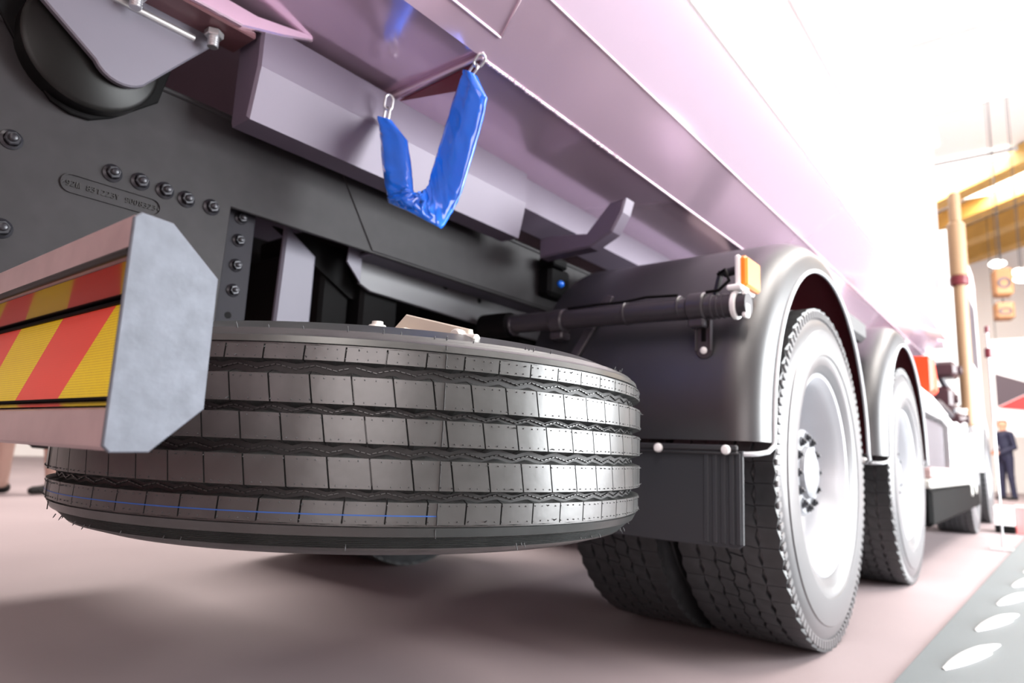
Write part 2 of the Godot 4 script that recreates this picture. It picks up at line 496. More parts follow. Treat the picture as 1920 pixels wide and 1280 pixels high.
	for k in 5:
		for side in 2:
			for i in N * 4:
				var a := pitch * (i + 0.5) / 4.0 + rng.randf_range(-0.004, 0.004)
				var yy: float = ribs[k][0] + 0.0035 if side == 0 else ribs[k][1] - 0.0035
				var L := rng.randf_range(0.0012, 0.0026)
				if rng.randf() < 0.06: L = rng.randf_range(0.003, 0.007)
				var d := V(sin(a) , rng.randf_range(-0.5, 0.5), cos(a)).normalized()
				var y := d; var x := y.cross(Vector3.UP).normalized()
				var Rr := R - 0.0003 if k in [1, 2, 3] else R - 0.0028
				xs.append(Transform3D(Basis(x, y * L, x.cross(y)), V(Rr * sin(a), yy, Rr * cos(a))))
	for i in 90:
		var a := rng.randf_range(-2.0, 2.6)
		var top := rng.randf() < 0.55
		var L := rng.randf_range(0.004, 0.011)
		var d := V(sin(a) * 0.5, 1.0 if top else -1.0, cos(a) * 0.5).normalized()
		var x := d.cross(V(0, 0.2, 1)).normalized()
		var rr := rng.randf_range(0.49, 0.507)
		xs.append(Transform3D(Basis(x, d * L, x.cross(d)), V(rr * sin(a), (0.13 if top else -0.131), rr * cos(a))))
	multi("rubber_nub", nb.mesh(), M.tyre, root, xs)
	# mould seams, and the thin blue paint line
	for deg in [60.0, -10.0, 130.0]:
		b = MB.new()
		var a := deg_to_rad(deg)
		for q in [[0.115, 0.121, 0.5205], [0.0905, 0.1085, 0.5235], [0.0375, 0.0720, 0.526], [-0.0085, 0.0240, 0.526], [-0.0630, -0.0265, 0.526], [-0.1045, -0.0780, 0.5235], [-0.121, -0.109, 0.519]]:
			var path := []
			for i in 7:
				var yy := lerpf(q[0], q[1], i / 6.0)
				var aa := a + rng.randf_range(-0.0008, 0.0008)
				path.append(V(q[2] * sin(aa), yy, q[2] * cos(aa)))
			b.tube(path, 0.0008, 5)
		part("mould_seam", b, M.rubber_dark, root)
	b = MB.new()
	b.lathe([Vector2(0.5228, -0.0945), Vector2(0.5229, -0.0931)], Transform3D(), 80, deg_to_rad(-50), deg_to_rad(60))
	tag(part("paint_line", b, mat(Color(0.1, 0.32, 0.62), 0.5), root), "thin blue factory paint line round the lowest rib")

func multi(called: String, me: Mesh, m: Material, parent: Node, xs: Array[Transform3D]) -> void:
	var mm := MultiMesh.new()
	mm.transform_format = MultiMesh.TRANSFORM_3D
	mm.mesh = me
	mm.instance_count = xs.size()
	for i in xs.size(): mm.set_instance_transform(i, xs[i])
	var o := MultiMeshInstance3D.new()
	o.multimesh = mm; o.material_override = m
	hang(o, called, parent)
	tag(o, "", "", "", "stuff")

# ---------------------------------------------------------------- truck wheels (axis = local Y, Y = outward)
func make_wheel(parent: Node, at: Transform3D, outer: bool, blocks: bool) -> Node3D:
	var w := group_node("wheel", parent, at)
	var R := 0.525
	var s := 1.0
	var b := MB.new()
	var pr := [Vector2(0.300, -0.11), Vector2(0.33, -0.15), Vector2(0.40, -0.157), Vector2(0.46, -0.150), Vector2(0.50, -0.140), Vector2(0.513, -0.136), Vector2(0.513, 0.136), Vector2(0.500, 0.1395), Vector2(0.487, 0.1425), Vector2(0.484, 0.1455), Vector2(0.455, 0.151), Vector2(0.452, 0.155), Vector2(0.42, 0.158), Vector2(0.375, 0.156), Vector2(0.372, 0.1525), Vector2(0.345, 0.149), Vector2(0.342, 0.146), Vector2(0.325, 0.138), Vector2(0.312, 0.124), Vector2(0.30, 0.11)]
	b.lathe(pr, Transform3D(), 120)
	part("tyre", b, M.sidewall if outer else M.tyre, w)
	# rim with a deep dished disc
	b = MB.new()
	b.lathe([Vector2(0.29, -0.12), Vector2(0.31, -0.12), Vector2(0.302, -0.11), Vector2(0.302, 0.105), Vector2(0.317, 0.118), Vector2(0.319, 0.128), Vector2(0.314, 0.133), Vector2(0.306, 0.130), Vector2(0.297, 0.112), Vector2(0.285, 0.095), Vector2(0.280, 0.02), Vector2(0.272, -0.005), Vector2(0.24, -0.03), Vector2(0.205, -0.045), Vector2(0.12, -0.045), Vector2(0.12, -0.09), Vector2(0.29, -0.12)], Transform3D(), 80)
	part("rim", b, M.rim, w)
	if outer:
		b = MB.new()
		b.lathe([Vector2(0.15, -0.06), Vector2(0.15, 0.010), Vector2(0.138, 0.020), Vector2(0.138, 0.072), Vector2(0.130, 0.080), Vector2(0.085, 0.080), Vector2(0.080, 0.095), Vector2(0.055, 0.104), Vector2(0.0001, 0.106)], Transform3D(), 40)
		part("hub", b, M.hub, w)
		var nm := bolt_mesh(0.0125)
		for i in 12:
			var a := TAU * i / 12.0
			part("hub_bolt", nm, M.bolt, w, Transform3D(Basis(V(1, 0, 0), V(0, 0, -1), V(0, 1, 0)), V(0.111 * sin(a), 0.080, 0.111 * cos(a))))
		nm = bolt_mesh(0.019)
		for i in 10:
			var a := TAU * i / 10.0
			part("wheel_nut", nm, M.bolt, w, Transform3D(Basis(V(1, 0, 0), V(0, 0, -1), V(0, 1, 0)), V(0.180 * sin(a), -0.044, 0.180 * cos(a))))
	# tread: [y0, y1, wave of the top edge, gap, phase, slant]
	var N := 58
	var pitch := TAU / N
	var cols := [[-0.141, -0.090, 0.0035, 0.002, 0.0, 0.0], [-0.082, -0.043, 0.004, 0.002, 0.5, 0.006], [-0.037, -0.003, 0.0045, 0.005, 0.25, 0.008], [0.003, 0.037, 0.0045, 0.005, 0.75, 0.008], [0.043, 0.082, 0.004, 0.002, 0.0, 0.006], [0.090, 0.141, 0.0035, 0.002, 0.5, 0.0]]
	for c in cols:
		var me := tread_block(R, c[0], c[1], pitch, c[3], 0.0125, c[2], c[2], 0.001, c[5], c[4])
		var arr := me.surface_get_arrays(0)
		var st := MB.new()
		for i in N:
			var a: float = pitch * (i + (0.5 if c[4] == 0.75 else 0.0))
			var bb := Basis(Vector3.UP, a)
			var mid := w.transform.basis * (bb * V(0, 0, 1))
			# the rear faces the camera side (+z), from the floor up to the flap
			if blocks and mid.z > 0.12 and mid.y < 0.45 and mid.y > -0.97:
				part("tread_block", me, M.tyre, w, Transform3D(bb, Vector3.ZERO))
			else:
				for j in arr[Mesh.ARRAY_VERTEX].size():
					st.v.append(bb * arr[Mesh.ARRAY_VERTEX][j]); st.n.append(bb * arr[Mesh.ARRAY_NORMAL][j]); st.u.append(Vector2.ZERO)
		tag(part("far_tread", st, M.tyre, w), "", "", "", "stuff")
	if outer:   # small lugs on the outer shoulder
		b = MB.new()
		for i in N * 2:
			var a := PI * i / N
			var bs := Basis(Vector3.UP, a)
			b.box(bs * V(0, 0.1425, 0.505), V(0.016, 0.008, 0.026), 0.002, bs)
		tag(part("shoulder_lugs", b, M.sidewall, w), "", "", "", "stuff")
	return w

func axis_x(at: Vector3, dir := 1.0) -> Transform3D:   # local Y -> world +X (dir 1) or -X
	return Transform3D(Basis(V(0, 0, -dir), V(dir, 0, 0), V(0, -1, 0)).orthonormalized(), at) if dir > 0 else Transform3D(Basis(V(0, 0, 1), V(-1, 0, 0), V(0, -1, 0)), at)

func build_truck() -> void:
	truck = group_node("tipper_truck", self, Transform3D(Basis(), V(0, 0, 0)))
	tag(truck, "tipper truck with mauve body, dark chassis and white wheels, seen from its rear corner", "truck")
	chassis()
	tipper_body()
	hinge()
	bumper()
	var wx := -0.555 - 0.14
	var w1 := make_wheel(truck, axis_x(V(wx, 0.525, -2.31)), true, true)
	var w2 := make_wheel(truck, axis_x(V(wx - 0.355, 0.525, -2.31)), false, true)
	twin(w1, axis_x(V(wx, 0.525, -3.88)), truck)
	twin(w2, axis_x(V(wx - 0.355, 0.525, -3.88)), truck)
	for z in [-2.31, -3.88]:
		twin(w1, axis_x(V(2 * TX - wx, 0.525, z), -1.0), truck)
		twin(w2, axis_x(V(2 * TX - wx + 0.355, 0.525, z), -1.0), truck)
	twin(w1, axis_x(V(-0.69, 0.525, -7.50)), truck)
	twin(w1, axis_x(V(2 * TX + 0.64, 0.525, -7.55), -1.0), truck)
	twin(w1, axis_x(V(-0.68, 0.525, -9.25)), truck)
	twin(w1, axis_x(V(2 * TX + 0.68, 0.525, -9.25), -1.0), truck)
	var f := mudguard()
	var f2 := twin(f, Transform3D(Basis(), V(0, 0, -1.58)), truck)
	for c in f2.get_children():
		if String(c.name).begins_with("mud_flap") or String(c.name).begins_with("flap"): c.free()
	marker_arm()
	front_part()

# ---------------------------------------------------------------- chassis
func chassis() -> void:
	var ZX := Basis(V(0, 0, -1), V(0, 1, 0), V(1, 0, 0))    # local x = forward (-z), y up, local z = +x (right)
	var rail := MB.new()
	# rear end plate and the rail web in one sheet, bottom edge stepping up at the tail: (forward, y)
	var poly := [Vector2(0.19, 0.80), Vector2(0.706, 0.80), Vector2(0.712, 1.066), Vector2(1.11, 1.066), Vector2(7.9, 1.04), Vector2(7.9, 1.275), Vector2(0.19, 1.275)]
	rail.prism(poly, Transform3D(ZX, V(-1.412, 0, 0)), 0.012, 0.002, false)
	part("chassis_rail", rail, M.chassis, truck)
	rail = MB.new()
	rail.prism(poly, Transform3D(ZX, V(2 * TX + 1.40, 0, 0)), 0.012, 0.002, false)
	part("chassis_rail", rail, M.chassis, truck)
	var b := MB.new()
	# lower flange lip along the rail, coloured paler to paint in the light it catches
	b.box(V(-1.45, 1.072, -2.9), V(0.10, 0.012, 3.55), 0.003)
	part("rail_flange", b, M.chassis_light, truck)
	b = MB.new()
	b.box(V(-1.44, 1.27, -4.0), V(0.09, 0.012, 7.6), 0.003)
	part("rail_flange", b, M.chassis, truck)
	# doubler plate over the rail, its slanted end showing as a seam
	b = MB.new()
	b.prism([Vector2(0.99, 1.262), Vector2(1.115, 1.072), Vector2(2.2, 1.072), Vector2(2.2, 1.262)], Transform3D(ZX, V(-1.4005, 0, 0)), 0.004, 0.001, false)
	part("doubler_plate", b, M.chassis, truck)
	var bm := bolt_mesh(0.0135)
	for p in [[1.058, -0.30], [1.056, -0.466], [1.057, -0.518], [1.055, -0.567], [1.051, -0.612], [1.051, -0.667], [0.896, -0.307]]:
		part("flange_bolt", bm, M.bolt, truck, facing(V(-1.400, p[0], p[1]), V(1, 0, 0)))
	# recessed slot with the stamped number
	b = MB.new()
	var slot := []
	for i in 9: slot.append(Vector2(0.545, 1.012) + Vector2(cos(-PI / 2 + PI * i / 8), sin(-PI / 2 + PI * i / 8)) * 0.0185)
	for i in 9: slot.append(Vector2(0.400, 1.012) + Vector2(cos(PI / 2 + PI * i / 8), sin(PI / 2 + PI * i / 8)) * 0.0185)
	var ins := MB.inset(PackedVector2Array(slot), 0.0022)
	for i in slot.size():
		var j := (i + 1) % slot.size()
		var P := func(q: Vector2, x: float) -> Vector3: return V(x, q.y, -q.x)
		b.quad(P.call(slot[i], -1.3998), P.call(slot[j], -1.3998), P.call(slot[j], -1.3965), P.call(slot[i], -1.3965))
		b.quad(P.call(slot[i], -1.3965), P.call(slot[j], -1.3965), P.call(ins[j], -1.3965), P.call(ins[i], -1.3965))
		b.quad(P.call(ins[i], -1.3965), P.call(ins[j], -1.3965), P.call(ins[j], -1.3998), P.call(ins[i], -1.3998))
	part("number_frame", b, M.chassis, truck)
	var tm := TextMesh.new()
	tm.text = "+92M 831223Y 9008323+"
	tm.font_size = 16; tm.pixel_size = 0.00090; tm.depth = 0.002
	var sf := SystemFont.new(); sf.font_names = PackedStringArray(["Droid Sans Mono"]); tm.font = sf
	part("stamped_number", tm, mat(Color(0.085, 0.07, 0.065), 0.6), truck, Transform3D(ZX, V(-1.3988, 1.011, -0.4725)))
	# angle bracket with four bolts and a hole
	b = MB.new()
	b.box(V(-1.442, 0.945, -0.752), V(0.010, 0.30, 0.080), 0.002)
	b.box(V(-1.475, 0.945, -0.790), V(0.075, 0.30, 0.008), 0.002)
	part("angle_bracket", b, mat(Color(0.13, 0.125, 0.15), 0.6, 0.0, 0.3), truck)
	var sm := bolt_mesh(0.0115)
	for y in [1.061, 1.007, 0.947, 0.888]:
		part("bracket_bolt", sm, M.bolt, truck, facing(V(-1.437, y, -0.757), V(1, 0, 0)))
	b = MB.new(); cyl(b, V(-1.4375, 0.829, -0.752), V(-1.4362, 0.829, -0.752), 0.008, 16)
	part("bracket_hole", b, M.black, truck)
	# upright channel
	b = MB.new()
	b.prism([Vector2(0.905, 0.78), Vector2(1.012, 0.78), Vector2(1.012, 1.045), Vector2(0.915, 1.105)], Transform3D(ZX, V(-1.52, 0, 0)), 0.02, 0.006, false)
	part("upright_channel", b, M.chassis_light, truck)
	b = MB.new(); cyl(b, V(-1.4995, 0.838, -0.985), V(-1.498, 0.838, -0.985), 0.021, 20)
	part("channel_hole", b, M.black, truck)
	# gusset
	b = MB.new()
	b.prism([Vector2(0.90, 1.105), Vector2(1.16, 0.965), Vector2(1.20, 0.965), Vector2(1.13, 1.06), Vector2(1.12, 1.10)], Transform3D(ZX, V(-1.545, 0, 0)), 0.006, 0.001, false)
	part("gusset_plate", b, M.black, truck)
	# small end plate and the perforated lower beam
	b = MB.new()
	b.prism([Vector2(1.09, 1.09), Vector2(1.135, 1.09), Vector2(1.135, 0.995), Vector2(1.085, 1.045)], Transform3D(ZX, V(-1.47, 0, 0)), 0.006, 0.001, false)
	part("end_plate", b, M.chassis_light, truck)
	b = MB.new()
	b.prism([Vector2(1.15, 1.125), Vector2(1.80, 1.10), Vector2(2.2, 1.10), Vector2(2.2, 0.965), Vector2(1.68, 0.972), Vector2(1.19, 0.985), Vector2(1.15, 1.0)], Transform3D(ZX, V(-1.50, 0, 0)), 0.012, 0.003, false)
	part("lower_beam", b, mat(Color(0.29, 0.285, 0.30), 0.42, 0.2), truck)
	for p in [[1.275, 1.081, 0.010], [1.493, 1.069, 0.011], [1.66, 1.055, 0.009]]:
		b = MB.new(); cyl(b, V(-1.4885, p[1], -p[0]), V(-1.487, p[1], -p[0]), p[2], 16)
		part("beam_hole", b, M.black, truck)
	# cross members and running gear, coloured black as dark fill for the chassis depth
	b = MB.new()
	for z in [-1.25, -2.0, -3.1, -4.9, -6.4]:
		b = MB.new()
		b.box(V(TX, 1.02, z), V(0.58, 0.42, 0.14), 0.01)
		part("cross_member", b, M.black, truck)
	b = MB.new()
	b.box(V(TX, 0.93, -1.12), V(0.50, 0.36, 0.10), 0.01)
	b.box(V(-2.62, 0.80, -1.05), V(0.75, 0.62, 0.5), 0.05)
	part("battery_box", b, M.black, truck)  # black boxes added to block the bright hall beyond the chassis
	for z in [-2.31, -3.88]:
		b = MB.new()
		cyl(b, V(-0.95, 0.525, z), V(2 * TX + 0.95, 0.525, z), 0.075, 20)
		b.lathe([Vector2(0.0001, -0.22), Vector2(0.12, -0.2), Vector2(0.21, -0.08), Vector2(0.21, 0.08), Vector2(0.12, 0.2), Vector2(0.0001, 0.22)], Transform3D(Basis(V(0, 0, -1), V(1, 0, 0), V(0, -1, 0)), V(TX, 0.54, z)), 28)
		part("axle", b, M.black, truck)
	b = MB.new()
	cyl(b, V(TX, 0.62, -2.4), V(TX, 0.72, -6.6), 0.06, 16)
	part("prop_shaft", b, M.black, truck)
	for x in [-1.32, 2 * TX + 1.32]:
		b = MB.new()
		var path := []
		for i in 13: path.append(V(x, 0.70 + 0.13 * pow((i - 6) / 6.0, 2), -1.95 - i * 0.19))
		for k in 4:
			for i in 12:
				var a: Vector3 = path[i] + V(0, k * 0.022, 0); var c: Vector3 = path[i + 1] + V(0, k * 0.022, 0)
				b.box((a + c) * 0.5, V(0.09, 0.018, a.distance_to(c)), 0.002, Basis(Vector3.RIGHT, -asin((c.y - a.y) / a.distance_to(c)) * -1.0))
		part("leaf_spring", b, M.black, truck)
	# bracket under the rail with the blue grease cap
	b = MB.new()
	b.box(V(-1.37, 1.16, -1.93), V(0.06, 0.11, 0.13), 0.012)
	b.box(V(-1.355, 1.225, -1.90), V(0.07, 0.035, 0.09), 0.006)
	part("spring_hanger", b, M.black, truck)
	b = MB.new(); b.lathe([Vector2(0.0001, 0.022), Vector2(0.006, 0.02), Vector2(0.012, 0.012), Vector2(0.013, 0.0)].map(func(q): return Vector2(q.x, q.y)), facing(V(-1.338, 1.155, -1.93), V(0.3, 0, 1)) * Transform3D(Basis(V(1, 0, 0), V(0, 0, 1), V(0, -1, 0)), Vector3.ZERO), 14)
	part("grease_cap", b, M.blue, truck)
	# carrier of the spare tyre: steel plate, stud with cap, cross bolt
	b = MB.new()
	b.prism([Vector2(-0.815, 0.70), Vector2(-0.815, 0.728), Vector2(-0.777, 0.757), Vector2(-0.640, 0.722), Vector2(-0.634, 0.70)], Transform3D(Basis(), V(0, 0, -0.705)), 0.010, 0.002, false)
	b.box(V(-0.95, 0.722, -0.72), V(0.40, 0.016, 0.10), 0.003)
	part("carrier_plate", b, mat(Color(0.80, 0.77, 0.72), 0.45, 0.2), truck)
	b = MB.new()
	b.lathe([Vector2(0.0155, -0.03), Vector2(0.0155, 0.012), Vector2(0.0135, 0.015), Vector2(0.0095, 0.0155), Vector2(0.009, 0.021), Vector2(0.0001, 0.022)], Transform3D(Basis(), V(-0.837, 0.728, -0.69)), 20)
	part("carrier_stud", b, M.zinc, truck)
	b = MB.new()
	cyl(b, V(-0.655, 0.709, -0.700), V(-0.655, 0.709, -0.680), 0.013, 14, 0.003)
	cyl(b, V(-0.66, 0.709, -0.690), V(-0.618, 0.704, -0.690), 0.0075, 12, 0.002)
	part("carrier_bolt", b, M.zinc, truck)

# ---------------------------------------------------------------- tipper body
func tipper_body() -> void:
	var t := group_node("tipper_body", truck)
	tag(t, "mauve painted tipper body with glossy rounded underside and pale side wall")
	var along := Basis(V(-1, 0, 0), V(0, 1, 0), V(0, 0, -1))   # local x = -x, local z = forward
	var z1 := -6.75
	var ze := -1.037         # the tail sheet ends here
	var X := func(x: float, half: int) -> float: return x if half == 0 else 2 * TX - x
	# sheets between the weld lines: x0, y0, x1, y1, rear z
	var seg := [[-1.30, 1.430, -0.965, 1.449, ze], [-0.965, 1.449, -0.788, 1.537, -0.14], [-0.788, 1.537, -0.612, 1.668, -0.14]]
	for half in 2:
		for s in seg:
			var b := MB.new()
			b.prism([Vector2(-X.call(s[0], half), s[1]), Vector2(-X.call(s[2], half), s[3]), Vector2(-X.call(s[2], half), s[3] + 0.04), Vector2(-X.call(s[0], half), s[1] + 0.04)], Transform3D(along, V(0, 0, s[4])), s[4] - z1, 0.001, false)
			part("floor_panel", b, M.paint, t)
	var c := MB.new()
	c.box(V(TX, 1.452, (ze + z1) * 0.5), V(1.0, 0.04, ze - z1), 0.004)
	part("floor_panel", c, M.paint, t)
	# tail: one broad sheet a little higher than the floor ahead of it
	c = MB.new()
	c.box(V(TX, 1.478, (ze - 0.14) * 0.5), V(1.67, 0.04, -ze - 0.14), 0.002)
	part("tail_panel", c, M.paint, t)
	# beads of weld along the seams
	var rng := RandomNumberGenerator.new(); rng.seed = 4
	for q in [[-0.965, 1.4475, ze, 0.0032], [-0.788, 1.535, -0.14, 0.0028]]:
		var w := MB.new()
		w.tube([V(q[0], q[1], q[2]), V(q[0], q[1], z1 + 0.05)], q[3], 8)
		if q[2] == ze:
			for i in 60: w.tube([V(q[0] + rng.randf_range(-0.003, 0.003), q[1] - 0.001, ze - i * 0.011), V(q[0], q[1] - 0.001, ze - 0.006 - i * 0.011)], 0.0042, 6)
		part("weld_bead", w, M.weld, t)
	var w2 := MB.new()
	w2.tube([V(-0.907, 1.476, -0.14), V(-0.908, 1.4755, -1.040), V(-0.829, 1.515, -1.007), V(-0.790, 1.534, -0.985)], 0.0028, 8)
	part("weld_bead", w2, M.weld, t)
	w2 = MB.new()
	w2.tube([V(-1.50, 1.445, ze), V(-0.967, 1.447, ze)], 0.004, 8)
	part("weld_bead", w2, M.weld, t)
	# added dark red wedge, painting in the shade beside the strap's eyes
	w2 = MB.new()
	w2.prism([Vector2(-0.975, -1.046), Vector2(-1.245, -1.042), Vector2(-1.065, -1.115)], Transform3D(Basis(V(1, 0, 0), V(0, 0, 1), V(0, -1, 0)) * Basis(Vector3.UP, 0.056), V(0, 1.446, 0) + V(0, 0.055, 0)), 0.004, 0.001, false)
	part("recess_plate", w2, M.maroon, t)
	# long side rail and wall
	for half in 2:
		var r := MB.new()
		r.prism([Vector2(-X.call(-0.68, half), 1.650), Vector2(-X.call(-0.612, half), 1.664), Vector2(-X.call(-0.603, half), 1.672), Vector2(-X.call(-0.600, half), 1.775), Vector2(-X.call(-0.608, half), 1.785), Vector2(-X.call(-0.68, half), 1.80)], Transform3D(along, V(0, 0, -0.10)), 6.67, 0.004, false)
		part("side_rail", r, M.rail_paint, t)
		r = MB.new()
		r.box(V(X.call(-0.66, half), 2.62, -3.44), V(0.05, 1.70, 6.66), 0.005)
		part("side_wall", r, M.paint_wall, t)
		r = MB.new()
		r.box(V(X.call(-0.63, half), 3.50, -3.44), V(0.10, 0.12, 6.68), 0.012)
		part("top_rail", r, M.rail_paint, t)
		r = MB.new()
		r.tube([V(X.call(-0.628, half), 2.25, -0.14), V(X.call(-0.628, half), 2.25, -6.72)], 0.018, 10)
		part("wall_rub_rail", r, M.rail_paint, t)
	var e := MB.new()
	e.box(V(TX, 2.52, -6.77), V(2.34, 1.86, 0.06), 0.01)
	part("front_board", e, M.paint_wall, t)
	e = MB.new()
	e.box(V(TX, 2.52, -0.10), V(2.34, 1.84, 0.06), 0.01)
	part("tailgate", e, M.paint, t)
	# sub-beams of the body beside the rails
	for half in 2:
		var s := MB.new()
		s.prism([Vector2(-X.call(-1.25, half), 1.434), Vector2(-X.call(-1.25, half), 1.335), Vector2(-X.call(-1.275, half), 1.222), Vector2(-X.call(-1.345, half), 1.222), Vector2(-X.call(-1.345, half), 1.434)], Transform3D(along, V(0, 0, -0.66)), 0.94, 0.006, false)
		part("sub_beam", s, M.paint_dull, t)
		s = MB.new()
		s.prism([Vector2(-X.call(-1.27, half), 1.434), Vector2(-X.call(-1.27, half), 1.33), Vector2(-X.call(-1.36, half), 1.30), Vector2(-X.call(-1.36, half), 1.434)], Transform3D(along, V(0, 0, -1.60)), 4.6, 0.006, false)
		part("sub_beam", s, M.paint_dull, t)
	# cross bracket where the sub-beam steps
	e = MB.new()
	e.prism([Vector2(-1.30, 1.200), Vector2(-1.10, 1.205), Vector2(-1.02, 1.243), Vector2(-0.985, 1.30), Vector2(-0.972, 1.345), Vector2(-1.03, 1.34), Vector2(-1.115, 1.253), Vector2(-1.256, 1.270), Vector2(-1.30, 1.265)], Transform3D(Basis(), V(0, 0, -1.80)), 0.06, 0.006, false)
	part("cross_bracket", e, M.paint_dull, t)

# ---------------------------------------------------------------- tipping hinge
func hinge() -> void:
	var ZX := Basis(V(0, 0, -1), V(0, 1, 0), V(1, 0, 0))
	var sc := func(p: Array, k: float) -> Array: return p.map(func(q): return Vector2(q.x * k, 0.55 + (q.y - 0.55) * k))
	var t := group_node("tipping_hinge", truck)
	tag(t, "hinge of the tipper body with grey lug plate and black pivot")
	var b := MB.new()
	var poly := [Vector2(0.26, 1.52), Vector2(0.30, 1.335)]
	for i in 9:
		var a := deg_to_rad(212 + i * 12.5)
		poly.append(Vector2(0.452, 1.292) + Vector2(cos(a), sin(a)) * 0.060)
	poly.append(Vector2(0.615, 1.40)); poly.append(Vector2(0.66, 1.52))
	b.prism(sc.call(poly, 0.9638), Transform3D(ZX, V(-1.345, 0, 0)), 0.016, 0.003)
	part("lug_plate", b, M.gunmetal, t)
	b = MB.new()
	b.prism(sc.call([Vector2(0.19, 1.50), Vector2(0.225, 1.36), Vector2(0.335, 1.205), Vector2(0.36, 1.178), Vector2(0.395, 1.166), Vector2(0.43, 1.168), Vector2(0.47, 1.19), Vector2(0.55, 1.26), Vector2(0.60, 1.50)], 0.9586), Transform3D(ZX, V(-1.399, 0, 0)), 0.010, 0.002)
	part("inner_lug_plate", b, M.black, t)
	b = MB.new()
	b.lathe([Vector2(0.0001, -0.25), Vector2(0.10, -0.25), Vector2(0.105, -0.05), Vector2(0.128, -0.045), Vector2(0.128, 0.015), Vector2(0.118, 0.022), Vector2(0.118, 0.085), Vector2(0.110, 0.092), Vector2(0.0001, 0.092)], Transform3D(Basis(V(0, 0, -1), V(1, 0, 0), V(0, -1, 0)), V(-1.443, 1.268, -0.392)), 48)
	part("pivot_drum", b, M.drum, t)
	b = MB.new()
	b.lathe([Vector2(0.007, -0.008), Vector2(0.0075, 0.0), Vector2(0.013, 0.004), Vector2(0.0135, 0.012), Vector2(0.010, 0.018), Vector2(0.012, 0.022), Vector2(0.0001, 0.025)], rod(V(-1.372, 1.176, -0.390), V(-1.340, 1.10, -0.380)), 12)
	part("grease_cap", b, M.blue, t)
	# clamp flange with two threaded bolts pointing down
	b = MB.new()
	b.box(V(-1.300, 1.398, -0.43), V(0.09, 0.016, 0.44), 0.003, Basis(Vector3.UP, 0.0))
	part("flange_plate", b, mat(Color(0.40, 0.27, 0.29), 0.35, 0.2), t)
	b = MB.new()
	b.prism(sc.call([Vector2(0.20, 1.418), Vector2(0.63, 1.420), Vector2(0.72, 1.448), Vector2(0.80, 1.478), Vector2(0.80, 1.492), Vector2(0.66, 1.462), Vector2(0.20, 1.462)], 0.972), Transform3D(ZX, V(-1.257, 0, 0)), 0.014, 0.003, false)
	part("flange_lip", b, M.paint, t)
	b = MB.new()
	cyl(b, V(-1.328, 1.368, -0.19), V(-1.328, 1.368, -0.555), 0.0075, 10)
	part("weld_bead", b, M.steel, t)
	for z in [-0.430, -0.582]:
		b = MB.new()
		var pr := [Vector2(0.0001, 0.0), Vector2(0.010, 0.0)]
		for i in 6:
			pr.append(Vector2(0.0115, 0.002 + i * 0.005)); pr.append(Vector2(0.0098, 0.0045 + i * 0.005))
		pr.append(Vector2(0.0115, 0.034))
		b.lathe(pr, Transform3D(Basis(), V(-1.300, 1.352, z)), 16, 0, TAU, 0.95)
		b.prism(hexpoly(0.019), Transform3D(Basis(V(1, 0, 0), V(0, 0, -1), V(0, 1, 0)), V(-1.300, 1.374, z)), 0.014, 0.002, false)
		part("hinge_bolt", b, M.steel, t)
	# rear cross tube of the body above the hinge
	b = MB.new()
	b.box(V(-1.25, 1.50, -0.52), V(0.22, 0.07, 0.10), 0.012, Basis(Vector3.UP, 0.5))
	part("tail_bracket", b, M.paint, t)
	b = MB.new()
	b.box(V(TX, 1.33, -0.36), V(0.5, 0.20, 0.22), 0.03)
	part("hinge_beam", b, M.black, t)

